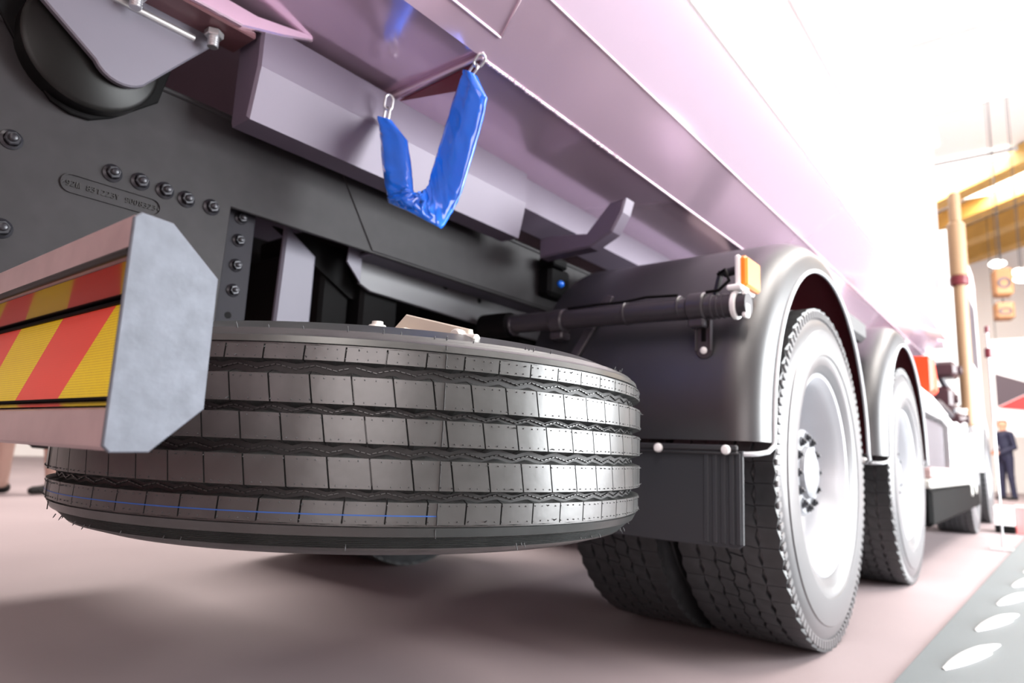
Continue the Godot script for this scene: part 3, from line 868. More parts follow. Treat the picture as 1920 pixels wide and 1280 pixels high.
# ---------------------------------------------------------------- under-run bumper
func bumper() -> void:
	var t := group_node("underrun_bumper", truck)
	tag(t, "pinkish grey metal under-run bumper with red and yellow striped board")
	var x0 := -0.664; var x1 := -2.936
	# (forward, y) profile swept along the width
	var prof := [Vector2(0.245, 0.757), Vector2(0.245, 0.724), Vector2(0.252, 0.720), Vector2(0.312, 0.705), Vector2(0.312, 0.589), Vector2(0.254, 0.575), Vector2(0.2475, 0.573), Vector2(0.245, 0.569), Vector2(0.245, 0.539), Vector2(0.250, 0.5355), Vector2(0.280, 0.5365), Vector2(0.328, 0.580), Vector2(0.327, 0.711), Vector2(0.276, 0.756)]
	var b := MB.new()
	b.prism(prof, Transform3D(Basis(V(0, 0, -1), V(0, 1, 0), V(1, 0, 0)), V(x1, 0, 0)), x0 - x1, 0.0, true)
	part("bumper_bar", b, M.bar, t)
	b = MB.new()
	b.tube([V(x0 - 0.002, 0.7225, -0.2465), V(x1, 0.7225, -0.2465)], 0.0042, 8)
	part("edge_trim", b, M.rubber_dark, t)
	b = MB.new()
	b.box(V((x0 + x1) * 0.5, 0.7025, -0.3065), V(x0 - x1, 0.004, 0.010), 0.001)
	b.box(V((x0 + x1) * 0.5, 0.5905, -0.3065), V(x0 - x1, 0.004, 0.010), 0.001)
	part("board_trim", b, M.black, t)
	# reflective board: yellow honeycomb and red stripes leaning at 60 degrees
	var W := 1024; var H := 208
	var im := Image.create(W, H, true, Image.FORMAT_RGB8)
	var red := Color(0.98, 0.33, 0.27); var yel := Color(1.0, 0.90, 0.02); var line := Color(0.80, 0.64, 0.03)
	var px := 0.660 / W
	for j in H:
		for i in W:
			var X := i * px; var Y := j * px        # X from the right end leftwards, Y from the top down
			var sx := fposmod(X - Y * 1.1 - 0.010, 0.343)
			var cc := yel if sx < 0.172 else red
			# honeycomb cells
			var hx := X / 0.0046; var hy := Y / 0.0040
			var row := int(floor(hy))
			var fx := fposmod(hx + (0.5 if row % 2 else 0.0), 1.0) - 0.5
			var fy := fposmod(hy, 1.0) - 0.5
			var dd := maxf(absf(fx), absf(fx) * 0.5 + absf(fy) * 0.87)
			if dd > 0.43: cc = cc.lerp(line if sx < 0.172 else Color(0.93, 0.30, 0.24), 0.55 if sx < 0.172 else 0.25)
			im.set_pixel(i, j, cc)
	im.generate_mipmaps()
	var bm := mat(Color(1, 1, 1), 0.4, 0.0, 0.3)
	bm.albedo_texture = ImageTexture.create_from_image(im)
	bm.clearcoat_enabled = true; bm.clearcoat = 0.15; bm.clearcoat_roughness = 0.1
	var xr := x0 - 0.001
	for k in 3:
		b = MB.new()
		var xa := xr - k * 0.663; var xb := xa - 0.660
		b.uvquad(V(xb, 0.5925, -0.3065), V(xa, 0.5925, -0.3065), V(xa, 0.7005, -0.3065), V(xb, 0.7005, -0.3065), [Vector2(1, 1), Vector2(0, 1), Vector2(0, 0), Vector2(1, 0)])
		b.box(V((xa + xb) * 0.5, 0.6465, -0.309), V(0.660, 0.108, 0.004), 0.0005)
		tag(part("marker_board", b, bm, t), "reflective board with red and yellow slanted stripes")
	# polished inner faces of the two lips
	b = MB.new()
	b.quad(V(x1, 0.7185, -0.2545), V(x1, 0.7055, -0.3080), V(x0, 0.7055, -0.3080), V(x0, 0.7185, -0.2545))
	b.quad(V(x1, 0.7205, -0.2545), V(x0, 0.7205, -0.2545), V(x0, 0.7075, -0.3080), V(x1, 0.7075, -0.3080))
	part("upper_lip_face", b, M.mirror, t)
	b = MB.new()
	b.quad(V(x1, 0.5775, -0.2560), V(x0, 0.5775, -0.2560), V(x0, 0.5895, -0.3080), V(x1, 0.5895, -0.3080))
	b.quad(V(x1, 0.5755, -0.2560), V(x1, 0.5875, -0.3080), V(x0, 0.5875, -0.3080), V(x0, 0.5755, -0.2560))
	part("lower_lip_face", b, M.mirror, t)
	# end plates
	var ep := [Vector2(0.243, 0.540), Vector2(0.249, 0.534), Vector2(0.283, 0.535), Vector2(0.331, 0.579), Vector2(0.330, 0.713), Vector2(0.279, 0.758), Vector2(0.249, 0.760), Vector2(0.243, 0.754)]
	b = MB.new()
	b.prism(ep, Transform3D(Basis(V(0, 0, -1), V(0, 1, 0), V(1, 0, 0)), V(x0, 0, 0)), 0.006, 0.0012)
	tag(part("end_plate", b, M.plate, t), "silver eight-cornered end plate")
	b = MB.new()
	b.prism(ep, Transform3D(Basis(V(0, 0, -1), V(0, 1, 0), V(1, 0, 0)), V(x1 - 0.006, 0, 0)), 0.006, 0.0012)
	part("end_plate", b, M.plate, t)
	b = MB.new()
	for x in [-1.48, 2 * TX + 1.48]: b.box(V(x, 0.80, -0.315), V(0.06, 0.32, 0.035), 0.004)
	part("hanger", b, M.black, t)

# ---------------------------------------------------------------- mudguard
func mudguard() -> Node3D:
	var t := group_node("mudguard", truck)
	var c := V(0, 0.600, -2.295)
	# axis along +X, angle from the rear (+z) over the top to the front; rings are (r, x)
	var ax := Transform3D(Basis(V(0, 1, 0), V(1, 0, 0), V(0, 0, 1)), c)   # right-handed check is done by winding below
	var outp := [Vector2(0.665, -1.27), Vector2(0.665, -0.640), Vector2(0.662, -0.605), Vector2(0.650, -0.575), Vector2(0.630, -0.554), Vector2(0.605, -0.543), Vector2(0.566, -0.538)]
	var inp := [Vector2(0.562, -0.546), Vector2(0.604, -0.549), Vector2(0.627, -0.559), Vector2(0.645, -0.580), Vector2(0.656, -0.608), Vector2(0.659, -0.641), Vector2(0.659, -1.27)]
	var b := MB.new(); arc_sheet(b, outp, c)
	part("shell", b, M.fender, t)
	b = MB.new(); arc_sheet(b, inp, c)
	part("inner_face", b, M.fender_in, t)
	# bright bead along the opening, turning in at the bottom
	b = MB.new()
	var path := [V(-0.62, 0.568, -1.640), V(-0.575, 0.568, -1.645), V(-0.553, 0.570, -1.665), V(-0.541, 0.576, -1.70), V(-0.537, 0.590, -1.728)]
	for i in range(0, 49):
		var a := PI * i / 48.0
		path.append(V(-0.536, 0.602 + sin(a) * 0.563, -2.295 + cos(a) * 0.563))
	path.append(V(-0.538, 0.578, -2.885)); path.append(V(-0.56, 0.569, -2.94))
	b.tube(path, 0.0062, 8)
	tag(part("lip_bead", b, M.bead, t), "bright pale bead round the wheel opening")
	# bottom strip with bolts, and the flap
	b = MB.new()
	b.box(V(-0.92, 0.582, -1.624), V(0.66, 0.014, 0.010), 0.003)
	b.box(V(-0.92, 0.570, -1.627), V(0.66, 0.010, 0.010), 0.003)
	part("bottom_strip", b, M.fender, t)
	for x in [-0.617, -0.797, -1.04]:
		b = MB.new()
		b.lathe([Vector2(0.012, 0), Vector2(0.012, 0.004), Vector2(0.009, 0.009), Vector2(0.0001, 0.011)], facing(V(x, 0.577, -1.619), V(0, 0, 1)) * Transform3D(Basis(V(1, 0, 0), V(0, 0, 1), V(0, -1, 0)), Vector3.ZERO), 16)
		tag(part("strip_bolt", b, M.white, t), "round white bolt head")
	b = MB.new()
	b.prism([Vector2(-1.24, 0.355), Vector2(-1.22, 0.345), Vector2(-0.595, 0.343), Vector2(-0.582, 0.353), Vector2(-0.581, 0.575), Vector2(-1.24, 0.575)], Transform3D(Basis(), V(0, 0, -1.642)), 0.010, 0.002, false)
	for x in [-0.592, -0.609, -0.630, -0.651, -0.673]: b.box(V(x, 0.461, -1.631), V(0.0125, 0.218, 0.006), 0.002)
	tag(part("mud_flap", b, M.flap, t), "black rubber flap with upright ribs at its edge")
	# brace across the shell
	b = MB.new()
	b.box(V(-1.070, 0.93, -1.708), V(0.030, 0.26, 0.012), 0.003, Basis(Vector3.BACK, -0.30) * Basis(Vector3.RIGHT, -0.45))
	part("brace_bar", b, M.hose, t)
	return t

func arc_sheet(b: MB, prof: Array, c: Vector3) -> void:
	var seg := 64
	var g := []
	for i in prof.size():
		var row := []
		for k in seg + 1:
			var a := PI * k / seg
			row.append(V(prof[i].y, c.y + sin(a) * prof[i].x, c.z + cos(a) * prof[i].x))
		g.append(row)
	b.surf(g)

# ---------------------------------------------------------------- marker lamp arm
func marker_arm() -> void:
	var t := group_node("marker_lamp_arm", truck)
	tag(t, "black hose-like arm across the mudguard carrying an amber marker lamp")
	var z := -1.655; var y := 0.950
	var b := MB.new()
	b.tube([V(-1.42, y + 0.010, z), V(-1.1, y + 0.005, z), V(-0.80, y, z), V(-0.568, y - 0.006, z)], 0.030, 20)
	part("arm_tube", b, M.hose, t)
	b = MB.new()
	cyl(b, V(-1.46, y + 0.010, z), V(-1.335, y + 0.008, z), 0.041, 22, 0.006)
	part("rubber_sleeve", b, M.black, t)
	b = MB.new()
	for x in [-1.325, -1.17, -0.915, -0.752]: cyl(b, V(x - 0.004, y + 0.003, z), V(x + 0.004, y + 0.003, z), 0.0335, 20, 0.002)
	for x in [-0.66, -0.645, -0.63]: cyl(b, V(x - 0.003, y - 0.004, z), V(x + 0.003, y - 0.004, z), 0.0325, 20, 0.001)
	part("tube_ring", b, M.hose, t)
	for x in [-1.145, -0.700]:
		b = MB.new()
		cyl(b, V(x - 0.026, y, z), V(x + 0.022, y, z), 0.038, 24, 0.004)
		b.box(V(x, y - 0.046, z), V(0.045, 0.022, 0.05), 0.004)
		part("tube_clamp", b, M.hose, t)
	# slotted strap hanging from the clamp to the shell
	b = MB.new()
	var outl := []
	for i in 9: outl.append(Vector2(-0.690, 0.834) + Vector2(cos(PI + PI * i / 8), sin(PI + PI * i / 8)) * 0.022)
	outl.append(Vector2(-0.667, 0.915)); outl.append(Vector2(-0.712, 0.915))
	b.prism(outl, Transform3D(Basis(), V(0, 0, -1.668)), 0.006, 0.0015, false)
	for x in [-0.710, -0.670]: b.box(V(x, 0.882, -1.658), V(0.004, 0.10, 0.010), 0.001)
	part("hanging_strap", b, M.hose, t)
	b = MB.new(); b.box(V(-0.690, 0.885, -1.6615), V(0.012, 0.055, 0.004), 0.001)
	part("strap_slot", b, M.black, t)
	b = MB.new()
	b.lathe([Vector2(0.0095, 0), Vector2(0.0095, 0.003), Vector2(0.006, 0.006), Vector2(0.0001, 0.007)], facing(V(-0.690, 0.834, -1.662), V(0, 0, 1)) * Transform3D(Basis(V(1, 0, 0), V(0, 0, 1), V(0, -1, 0)), Vector3.ZERO), 14)
	part("strap_bolt", b, M.white, t)
	# cable along the top with a tie
	b = MB.new()
	b.tube([V(-1.11, y + 0.036, z + 0.012), V(-1.0, y + 0.036, z + 0.014), V(-0.918, y + 0.036, z + 0.010), V(-0.85, y + 0.042, z + 0.010), V(-0.755, y + 0.036, z + 0.012)], 0.004, 8)
	b.tube([V(-0.675, y + 0.035, z + 0.012), V(-0.64, y + 0.036, z + 0.014), V(-0.615, y + 0.06, z + 0.008), V(-0.63, y + 0.095, z - 0.005), V(-0.652, y + 0.085, z - 0.01)], 0.0045, 8)
	part("cable", b, M.black, t)
	# bracket and lamp
	b = MB.new()
	b.box(V(-0.655, y + 0.062, z - 0.02), V(0.010, 0.07, 0.02), 0.002, Basis(Vector3.BACK, -0.25))
	cyl(b, V(-0.645, y + 0.093, z - 0.035), V(-0.600, y + 0.100, z - 0.035), 0.012, 12, 0.002)
	part("lamp_bracket", b, M.bolt, t)
	b = MB.new()
	b.box(V(-0.592, 1.030, -1.700), V(0.014, 0.092, 0.115), 0.004)
	tag(part("lamp_back", b, M.white, t), "white lamp housing")
	b = MB.new()
	b.box(V(-0.579, 1.032, -1.700), V(0.022, 0.082, 0.105), 0.006)
	tag(part("lamp_lens", b, M.amber, t), "amber plastic lens")
	b = MB.new()
	cyl(b, V(-0.606, y - 0.004, z), V(-0.592, y - 0.005, z), 0.038, 22, 0.003)
	b.box(V(-0.594, y + 0.036, z + 0.004), V(0.040, 0.014, 0.06), 0.004)
	b.box(V(-0.574, y - 0.006, z + 0.004), V(0.012, 0.07, 0.03), 0.003)
	part("lamp_saddle", b, M.white, t)

# ---------------------------------------------------------------- front half of the truck
func front_part() -> void:
	var t := group_node("side_tank", truck)
	tag(t, "bright metal fuel tank and step box ahead of the second mudguard")
	var b := MB.new()
	var along := Basis(V(-1, 0, 0), V(0, 1, 0), V(0, 0, -1))
	b.prism([Vector2(0.545, 0.48), Vector2(0.53, 0.53), Vector2(0.53, 0.86), Vector2(0.58, 0.93), Vector2(1.15, 0.93), Vector2(1.15, 0.45), Vector2(0.58, 0.45)], Transform3D(along, V(0, 0, -5.75)), 1.95, 0.02)
	part("tank_shell", b, M.steel, t)
	for z in [-5.95, -6.6, -7.25]:
		b = MB.new()
		b.prism([Vector2(0.533, 0.47), Vector2(0.520, 0.53), Vector2(0.520, 0.865), Vector2(0.575, 0.945), Vector2(0.62, 0.945), Vector2(0.62, 0.44)], Transform3D(along, V(0, 0, z)), 0.09, 0.006)
		part("tank_strap", b, M.white, t)
	b = MB.new()
	b.box(V(-0.80, 0.70, -5.15), V(0.46, 0.34, 0.90), 0.02)
	part("battery_cover", b, M.greydark, t)
	b = MB.new()
	b.box(V(-0.78, 0.53, -5.25), V(0.48, 0.07, 1.1), 0.015)
	part("side_skirt", b, mat(Color(0.62, 0.52, 0.52), 0.4), t)
	b = MB.new()
	b.box(V(-0.77, 0.47, -5.9), V(0.50, 0.05, 2.9), 0.012)
	part("step_board", b, M.zinc, t)
	b = MB.new()
	b.box(V(-0.78, 0.335, -6.15), V(0.50, 0.21, 3.3), 0.02)
	part("lower_guard", b, mat(Color(0.02, 0.02, 0.022), 0.7, 0.0, 0.2), t)
	b = MB.new()
	b.prism([Vector2(4.55, 0.90), Vector2(5.6, 0.90), Vector2(5.75, 0.93), Vector2(5.0, 1.02), Vector2(4.55, 1.03)], Transform3D(Basis(V(0, 0, -1), V(0, 1, 0), V(1, 0, 0)), V(-1.05, 0, 0)), 0.50, 0.015)
	part("tank_step", b, M.white, t)
	b = MB.new()
	b.prism([Vector2(-0.09, -0.09), Vector2(0.15, -0.09), Vector2(0.16, 0.0), Vector2(0.03, 0.13), Vector2(-0.09, 0.14)], Transform3D(Basis(V(0, 0, -1), V(0, 1, 0), V(1, 0, 0)), V(-0.68, 1.13, -5.05)), 0.14, 0.02)
	tag(part("chock", b, M.orange, t), "bright orange-red chock held on the tank")
	b = MB.new()
	for y in [0.38, 0.42]: cyl(b, V(-0.535, y, -6.95), V(-0.52, y, -6.95), 0.035, 18, 0.004)
	cyl(b, V(-0.535, 0.40, -7.35), V(-0.52, 0.40, -7.35), 0.045, 18, 0.004)
	part("guard_cap", b, M.zinc, t)
	# plate bridging the two mudguards, with a small dark reflector
	b = MB.new()
	b.box(V(-0.80, 1.16, -3.08), V(0.36, 0.10, 0.62), 0.02, Basis(Vector3.RIGHT, 0.02))
	b.box(V(-0.72, 1.02, -3.10), V(0.20, 0.22, 0.05), 0.01)
	part("bridge_plate", b, M.fender, truck)
	# pipes and valves behind the body's front board
	b = MB.new()
	b.tube([V(-0.68, 0.95, -5.75), V(-0.66, 1.08, -6.3), V(-0.64, 1.02, -6.9)], 0.03, 12)
	b.tube([V(-0.75, 1.50, -6.85), V(-0.66, 1.25, -7.0), V(-0.62, 0.95, -7.1)], 0.028, 12)
	part("air_pipe", b, M.hose, truck)
	for q in [[-0.76, 1.17, -6.98, 0.20], [-0.72, 1.42, -6.98, 0.14], [-0.70, 1.00, -7.1, 0.10]]:
		b = MB.new()
		b.box(V(q[0], q[1], q[2]), V(0.30, q[3], 0.26), 0.03)
		cyl(b, V(q[0] + 0.14, q[1], q[2]), V(q[0] + 0.18, q[1], q[2]), 0.04, 16, 0.006)
		part("valve_block", b, mat(Color(0.20, 0.10, 0.12), 0.4), truck)
	b = MB.new()
	cyl(b, V(-0.535, 0.95, -7.25), V(-0.535, 2.25, -7.25), 0.055, 24, 0.01)
	cyl(b, V(-0.535, 2.32, -7.25), V(-0.535, 2.85, -7.25), 0.075, 24, 0.02)
	cyl(b, V(-0.535, 2.84, -7.25), V(-0.535, 3.15, -7.25), 0.05, 24, 0.02)
	tag(part("exhaust_stack", b, M.tan, truck), "tall tan upright stack behind the cab")
	b = MB.new()
	cyl(b, V(-0.535, 2.24, -7.25), V(-0.535, 2.33, -7.25), 0.08, 24, 0.01)
	part("stack_collar", b, M.maroon, truck)
	var cab := group_node("cab", truck)
	tag(cab, "white driver's cab at the far end")
	var ZX := Basis(V(0, 0, -1), V(0, 1, 0), V(1, 0, 0))
	b = MB.new()
	b.prism([Vector2(7.95, 1.05), Vector2(8.0, 0.98), Vector2(9.9, 0.98), Vector2(9.95, 0.50), Vector2(10.35, 0.50), Vector2(10.38, 1.2), Vector2(10.22, 2.9), Vector2(10.0, 3.05), Vector2(8.05, 3.05), Vector2(7.95, 2.95)], Transform3D(ZX, V(2 * TX + 0.60, 0, 0)), 2.40, 0.04)
	part("cab_shell", b, M.white, cab)
	b = MB.new()
	b.prism([Vector2(8.75, 1.75), Vector2(10.0, 1.75), Vector2(9.9, 2.55), Vector2(8.75, 2.55)], Transform3D(ZX, V(-0.602, 0, 0)), 0.006, 0.001)
	part("side_window", b, M.greydark, cab)
	b = MB.new()
	b.box(V(-0.60, 1.42, -8.05), V(0.03, 0.9, 0.07), 0.008)
	part("rear_edge_strip", b, M.tan, cab)
	for z in [-7.50, -9.25]:
		b = MB.new()
		for i in 25:
			var a := PI * i / 25.0; var a2 := PI * (i + 1) / 25.0
			var p := V(-0.69, 0.55 + sin(a) * 0.60, z + cos(a) * 0.60); var q := V(-0.69, 0.55 + sin(a2) * 0.60, z + cos(a2) * 0.60)
			b.box((p + q) * 0.5, V(0.30, 0.02, p.distance_to(q) + 0.004), 0.004, Basis(Vector3.RIGHT, -(atan2(q.y - p.y, p.z - q.z)) + PI))
		part("wheel_arch", b, M.white, cab)

# ---------------------------------------------------------------- blue strap
func strap() -> void:
	var root := group_node("strap_sleeve", self, Transform3D(Basis().scaled(V(0.918, 0.918, 0.918)), V(-1.1016, 1.2201, -1.0373)))
	tag(root, "shiny blue vinyl strap sleeve hanging in a V from two eyes under the body", "strap")
	var S := [[-1.429, 1.473, -1.380, 1.455], [-1.415, 1.407, -1.308, 1.375], [-1.395, 1.306, -1.282, 1.279], [-1.369, 1.230, -1.273, 1.229], [-1.357, 1.202, -1.263, 1.212], [-1.281, 1.165, -1.241, 1.207], [-1.207, 1.124, -1.219, 1.208], [-1.155, 1.095, -1.204, 1.220], [-1.121, 1.131, -1.199, 1.252], [-1.095, 1.171, -1.181, 1.306], [-1.061, 1.268, -1.159, 1.369], [-1.033, 1.358, -1.134, 1.440], [-1.024, 1.409, -1.109, 1.498], [-1.064, 1.483, -1.102, 1.506]]
	var rng := RandomNumberGenerator.new(); rng.seed = 12
	var fine := []
	for i in S.size() - 1:
		var steps := 5
		for k in steps:
			var t := float(k) / steps
			var r := []
			for j in 4: r.append(lerpf(S[i][j], S[i + 1][j], t))
			r.append(i + t)
			r.append(lerpf(0.945, 1.0, smoothstep(4.0, 9.0, i + t)))
			fine.append(r)
	var last: Array = S[S.size() - 1].duplicate(); last.append(float(S.size() - 1)); last.append(1.0); fine.append(last)
	var g := []
	var nz := FastNoiseLite.new(); nz.seed = 5; nz.frequency = 0.9
	for f in fine:
		var kk: float = f[5]
		var o := V(f[0] * kk + 1.2, 0.55 + (f[1] - 0.55) * kk - 1.28, 1.13 * (1.0 - kk)); var q := V(f[2] * kk + 1.2, 0.55 + (f[3] - 0.55) * kk - 1.28, 1.13 * (1.0 - kk))
		var c := (o + q) * 0.5; var h := (o - q) * 0.5
		var s: float = f[4]
		var crease := exp(-pow((s - 5.3) / 1.9, 2))          # folds gather at the bottom of the V
		var ring := []
		for k in 20:
			var a := TAU * k / 20.0
			var e := cos(a)
			var th := (0.019 * pow(absf(sin(a)), 0.9) + 0.006 * exp(-pow((e - 0.25 - 0.1 * sin(s * 1.3)) / 0.10, 2)) - 0.004 * exp(-pow((e + 0.35) / 0.16, 2))) * signf(sin(a)) * (1.0 if absf(sin(a)) > 0.01 else 0.0)
			var n1 := nz.get_noise_2d(s * 3.0, e * 2.2 + signf(sin(a)) * 9.0)
			var n2 := absf(nz.get_noise_2d(s * 7.0 + 40.0, e * 3.0))
			var zz := th * (1.0 + 0.35 * n1) + signf(sin(a)) * absf(sin(a)) * (crease * 0.030 * n1 + crease * 0.014 * n2)
			ring.append(c + h * e + V(0, 0, zz))
		g.append(ring)
	var b := MB.new()
	var gg := []
	for r in g:
		var rr: Array = r.duplicate(); rr.reverse(); gg.append(rr)
	b.surf(g, true)
	for e in [[0, 1.0], [g.size() - 1, -1.0]]:
		var ring: Array = g[e[0]]
		var c := Vector3.ZERO
		for p in ring: c += p / ring.size()
		for k in ring.size():
			var A: Vector3 = ring[k]; var B: Vector3 = ring[(k + 1) % ring.size()]
			if e[1] > 0: b.ftri(c, A, B)
			else: b.ftri(c, B, A)
	part("sleeve", b, M.blue, root)
	# stitched, slightly ragged hem along the outer edge
	b = MB.new()
	var hem := []
	for f in fine:
		if f[4] > 8.0 and f[4] < 12.2: hem.append(V(f[0] * f[5] + 1.2 + rng.randf_range(-0.001, 0.002), 0.55 + (f[1] - 0.55) * f[5] - 1.28, 0.002 + 1.13 * (1.0 - f[5])))
	b.tube(hem, 0.0022, 6)
	part("hem", b, mat(Color(0.45, 0.62, 0.98), 0.3), root)
	# chain links and eyes at both ends
	for q in [[-1.402, 1.462, -1.394, 1.528], [-1.083, 1.492, -1.045, 1.527]]:
		b = MB.new()
		var kk := 0.945 if q[0] < -1.3 else 1.0
		var A := V(q[0] * kk + 1.2, 0.55 + (q[1] - 0.55) * kk - 1.28, 1.13 * (1.0 - kk)); var B := V(q[2] * kk + 1.2, 0.55 + (q[3] - 0.55) * kk - 1.28, 1.13 * (1.0 - kk))
		link(b, A - (B - A) * 0.2, A.lerp(B, 0.55), 0.010, 0.0035, V(0, 0, 1))
		link(b, A.lerp(B, 0.45), B + (B - A) * 0.1, 0.011, 0.0035, V(1, 0, 0.3).normalized())
		part("chain_link", b, M.steel, root)

func link(b: MB, p: Vector3, q: Vector3, w: float, r: float, side: Vector3) -> void:
	var d := (q - p).normalized()
	var s := (side - d * side.dot(d)).normalized().cross(d).normalized()
	var path := []
	for i in 9:
		var a := PI * i / 8
		path.append(q - d * w + s * cos(a) * w + d * sin(a) * w)
	for i in 9:
		var a := PI + PI * i / 8
		path.append(p + d * w + s * cos(a) * w + d * sin(a) * w)
	path.append(path[0])
	b.tube(path, r, 8, false)

# ---------------------------------------------------------------- people
# bones: [from, to, radius at from, radius at to, colour]; one continuous surface-net skin coloured by the nearest bone
func person_mesh(bones: Array, cell: float) -> ArrayMesh:
	var lo := V(9, 9, 9); var hi := V(-9, -9, -9)
	for b in bones:
		var r: float = maxf(b[2], b[3]) + cell * 3
		for p in [b[0], b[1]]:
			lo = lo.min(p - Vector3.ONE * r); hi = hi.max(p + Vector3.ONE * r)
	var nx := int((hi.x - lo.x) / cell) + 2; var ny := int((hi.y - lo.y) / cell) + 2; var nz := int((hi.z - lo.z) / cell) + 2
	var f := PackedFloat32Array(); f.resize(nx * ny * nz); f.fill(1.0)
	for b in bones:      # smooth minimum bone by bone, only in the bone's own box
		var r: float = maxf(b[2], b[3]) + cell * 3
		var a: Vector3 = b[0]; var c: Vector3 = b[1]
		var l := (a.min(c) - Vector3.ONE * r - lo) / cell; var h := (a.max(c) + Vector3.ONE * r - lo) / cell
		var d := c - a; var dd := maxf(d.length_squared(), 1e-9)
		var k := minf(0.03, minf(b[2], b[3]) * 0.6)
		for z in range(maxi(0, int(l.z)), mini(nz, int(h.z) + 2)):
			for y in range(maxi(0, int(l.y)), mini(ny, int(h.y) + 2)):
				for x in range(maxi(0, int(l.x)), mini(nx, int(h.x) + 2)):
					var p := lo + V(x, y, z) * cell
					var t := clampf((p - a).dot(d) / dd, 0, 1)
					var q := p.distance_to(a + d * t) - lerpf(b[2], b[3], t)
					var i := (z * ny + y) * nx + x
					var o := f[i]
					var e := maxf(k - absf(o - q), 0.0) / k
					f[i] = minf(o, q) - e * e * k * 0.25
	var vid := {}
	var vs := PackedVector3Array(); var cs := PackedColorArray()
	for z in nz - 1:
		for y in ny - 1:
			for x in nx - 1:
				var i := (z * ny + y) * nx + x
				var sm := Vector3.ZERO; var cnt := 0
				var any := false; var all := true
				for k in 8:
					var neg := f[i + (k & 1) + ((k >> 1) & 1) * nx + (k >> 2) * nx * ny] < 0
					any = any or neg; all = all and neg
				if not any or all: continue
				for e in [[0, 1], [2, 3], [4, 5], [6, 7], [0, 2], [1, 3], [4, 6], [5, 7], [0, 4], [1, 5], [2, 6], [3, 7]]:
					var k0: int = e[0]; var k1: int = e[1]
					var f0 := f[i + (k0 & 1) + ((k0 >> 1) & 1) * nx + (k0 >> 2) * nx * ny]
					var f1 := f[i + (k1 & 1) + ((k1 >> 1) & 1) * nx + (k1 >> 2) * nx * ny]
					if (f0 < 0) == (f1 < 0): continue
					var t := f0 / (f0 - f1)
					sm += V(k0 & 1, (k0 >> 1) & 1, k0 >> 2).lerp(V(k1 & 1, (k1 >> 1) & 1, k1 >> 2), t); cnt += 1
				var p := lo + (V(x, y, z) + sm / cnt) * cell
				vid[i] = vs.size(); vs.append(p)
				var best := 9.0; var col := Color.WHITE
				for b in bones:
					var d: Vector3 = b[1] - b[0]
					var t := clampf((p - b[0]).dot(d) / maxf(d.length_squared(), 1e-9), 0, 1)
					var q: float = absf(p.distance_to(b[0] + d * t) - lerpf(b[2], b[3], t))
					if q < best: best = q; col = b[4]
				cs.append(col.srgb_to_linear())
	var st := SurfaceTool.new(); st.begin(Mesh.PRIMITIVE_TRIANGLES); st.set_smooth_group(0)
	for k in vs.size():
		st.set_color(cs[k]); st.add_vertex(vs[k])
	var S := [1, nx, nx * ny]
	for z in range(1, nz - 1):
		for y in range(1, ny - 1):
			for x in range(1, nx - 1):
				var i := (z * ny + y) * nx + x
				for ax in 3:
					var j: int = i + S[ax]
					if (f[i] < 0) == (f[j] < 0): continue
					var u: int = S[(ax + 1) % 3]; var w: int = S[(ax + 2) % 3]
					var q := [i, i - u, i - u - w, i - w]
					if not (vid.has(q[0]) and vid.has(q[1]) and vid.has(q[2]) and vid.has(q[3])): continue
					if f[i] >= 0: q.reverse()
					for k in [0, 2, 1, 0, 3, 2]: st.add_index(vid[q[k]])
	st.generate_normals()
	return st.commit()

func hand_bones(wrist: Vector3, palm_dir: Vector3, side: Vector3, skin: Color) -> Array:
	var r := []
	var n := palm_dir.cross(side).normalized()
	var kn := wrist + palm_dir * 0.085
	for i in 4:
		var o := side * ((i - 1.5) * 0.021)
		var L: float = [0.066, 0.078, 0.073, 0.055][i]
		r.append([wrist + o * 0.5, kn + o, 0.016, 0.012, skin])
		var m := kn + o + (palm_dir * 0.85 + n * 0.4).normalized() * L * 0.55
		r.append([kn + o, m, 0.0105, 0.009, skin])
		r.append([m, m + (palm_dir * 0.5 + n * 0.8).normalized() * L * 0.5, 0.009, 0.0075, skin])
	var th := wrist + palm_dir * 0.03 - side * 0.03
	r.append([wrist + palm_dir * 0.01, th, 0.015, 0.013, skin])
	r.append([th, th + (palm_dir * 0.8 - side * 0.5 + n * 0.3).normalized() * 0.055, 0.012, 0.009, skin])
	return r

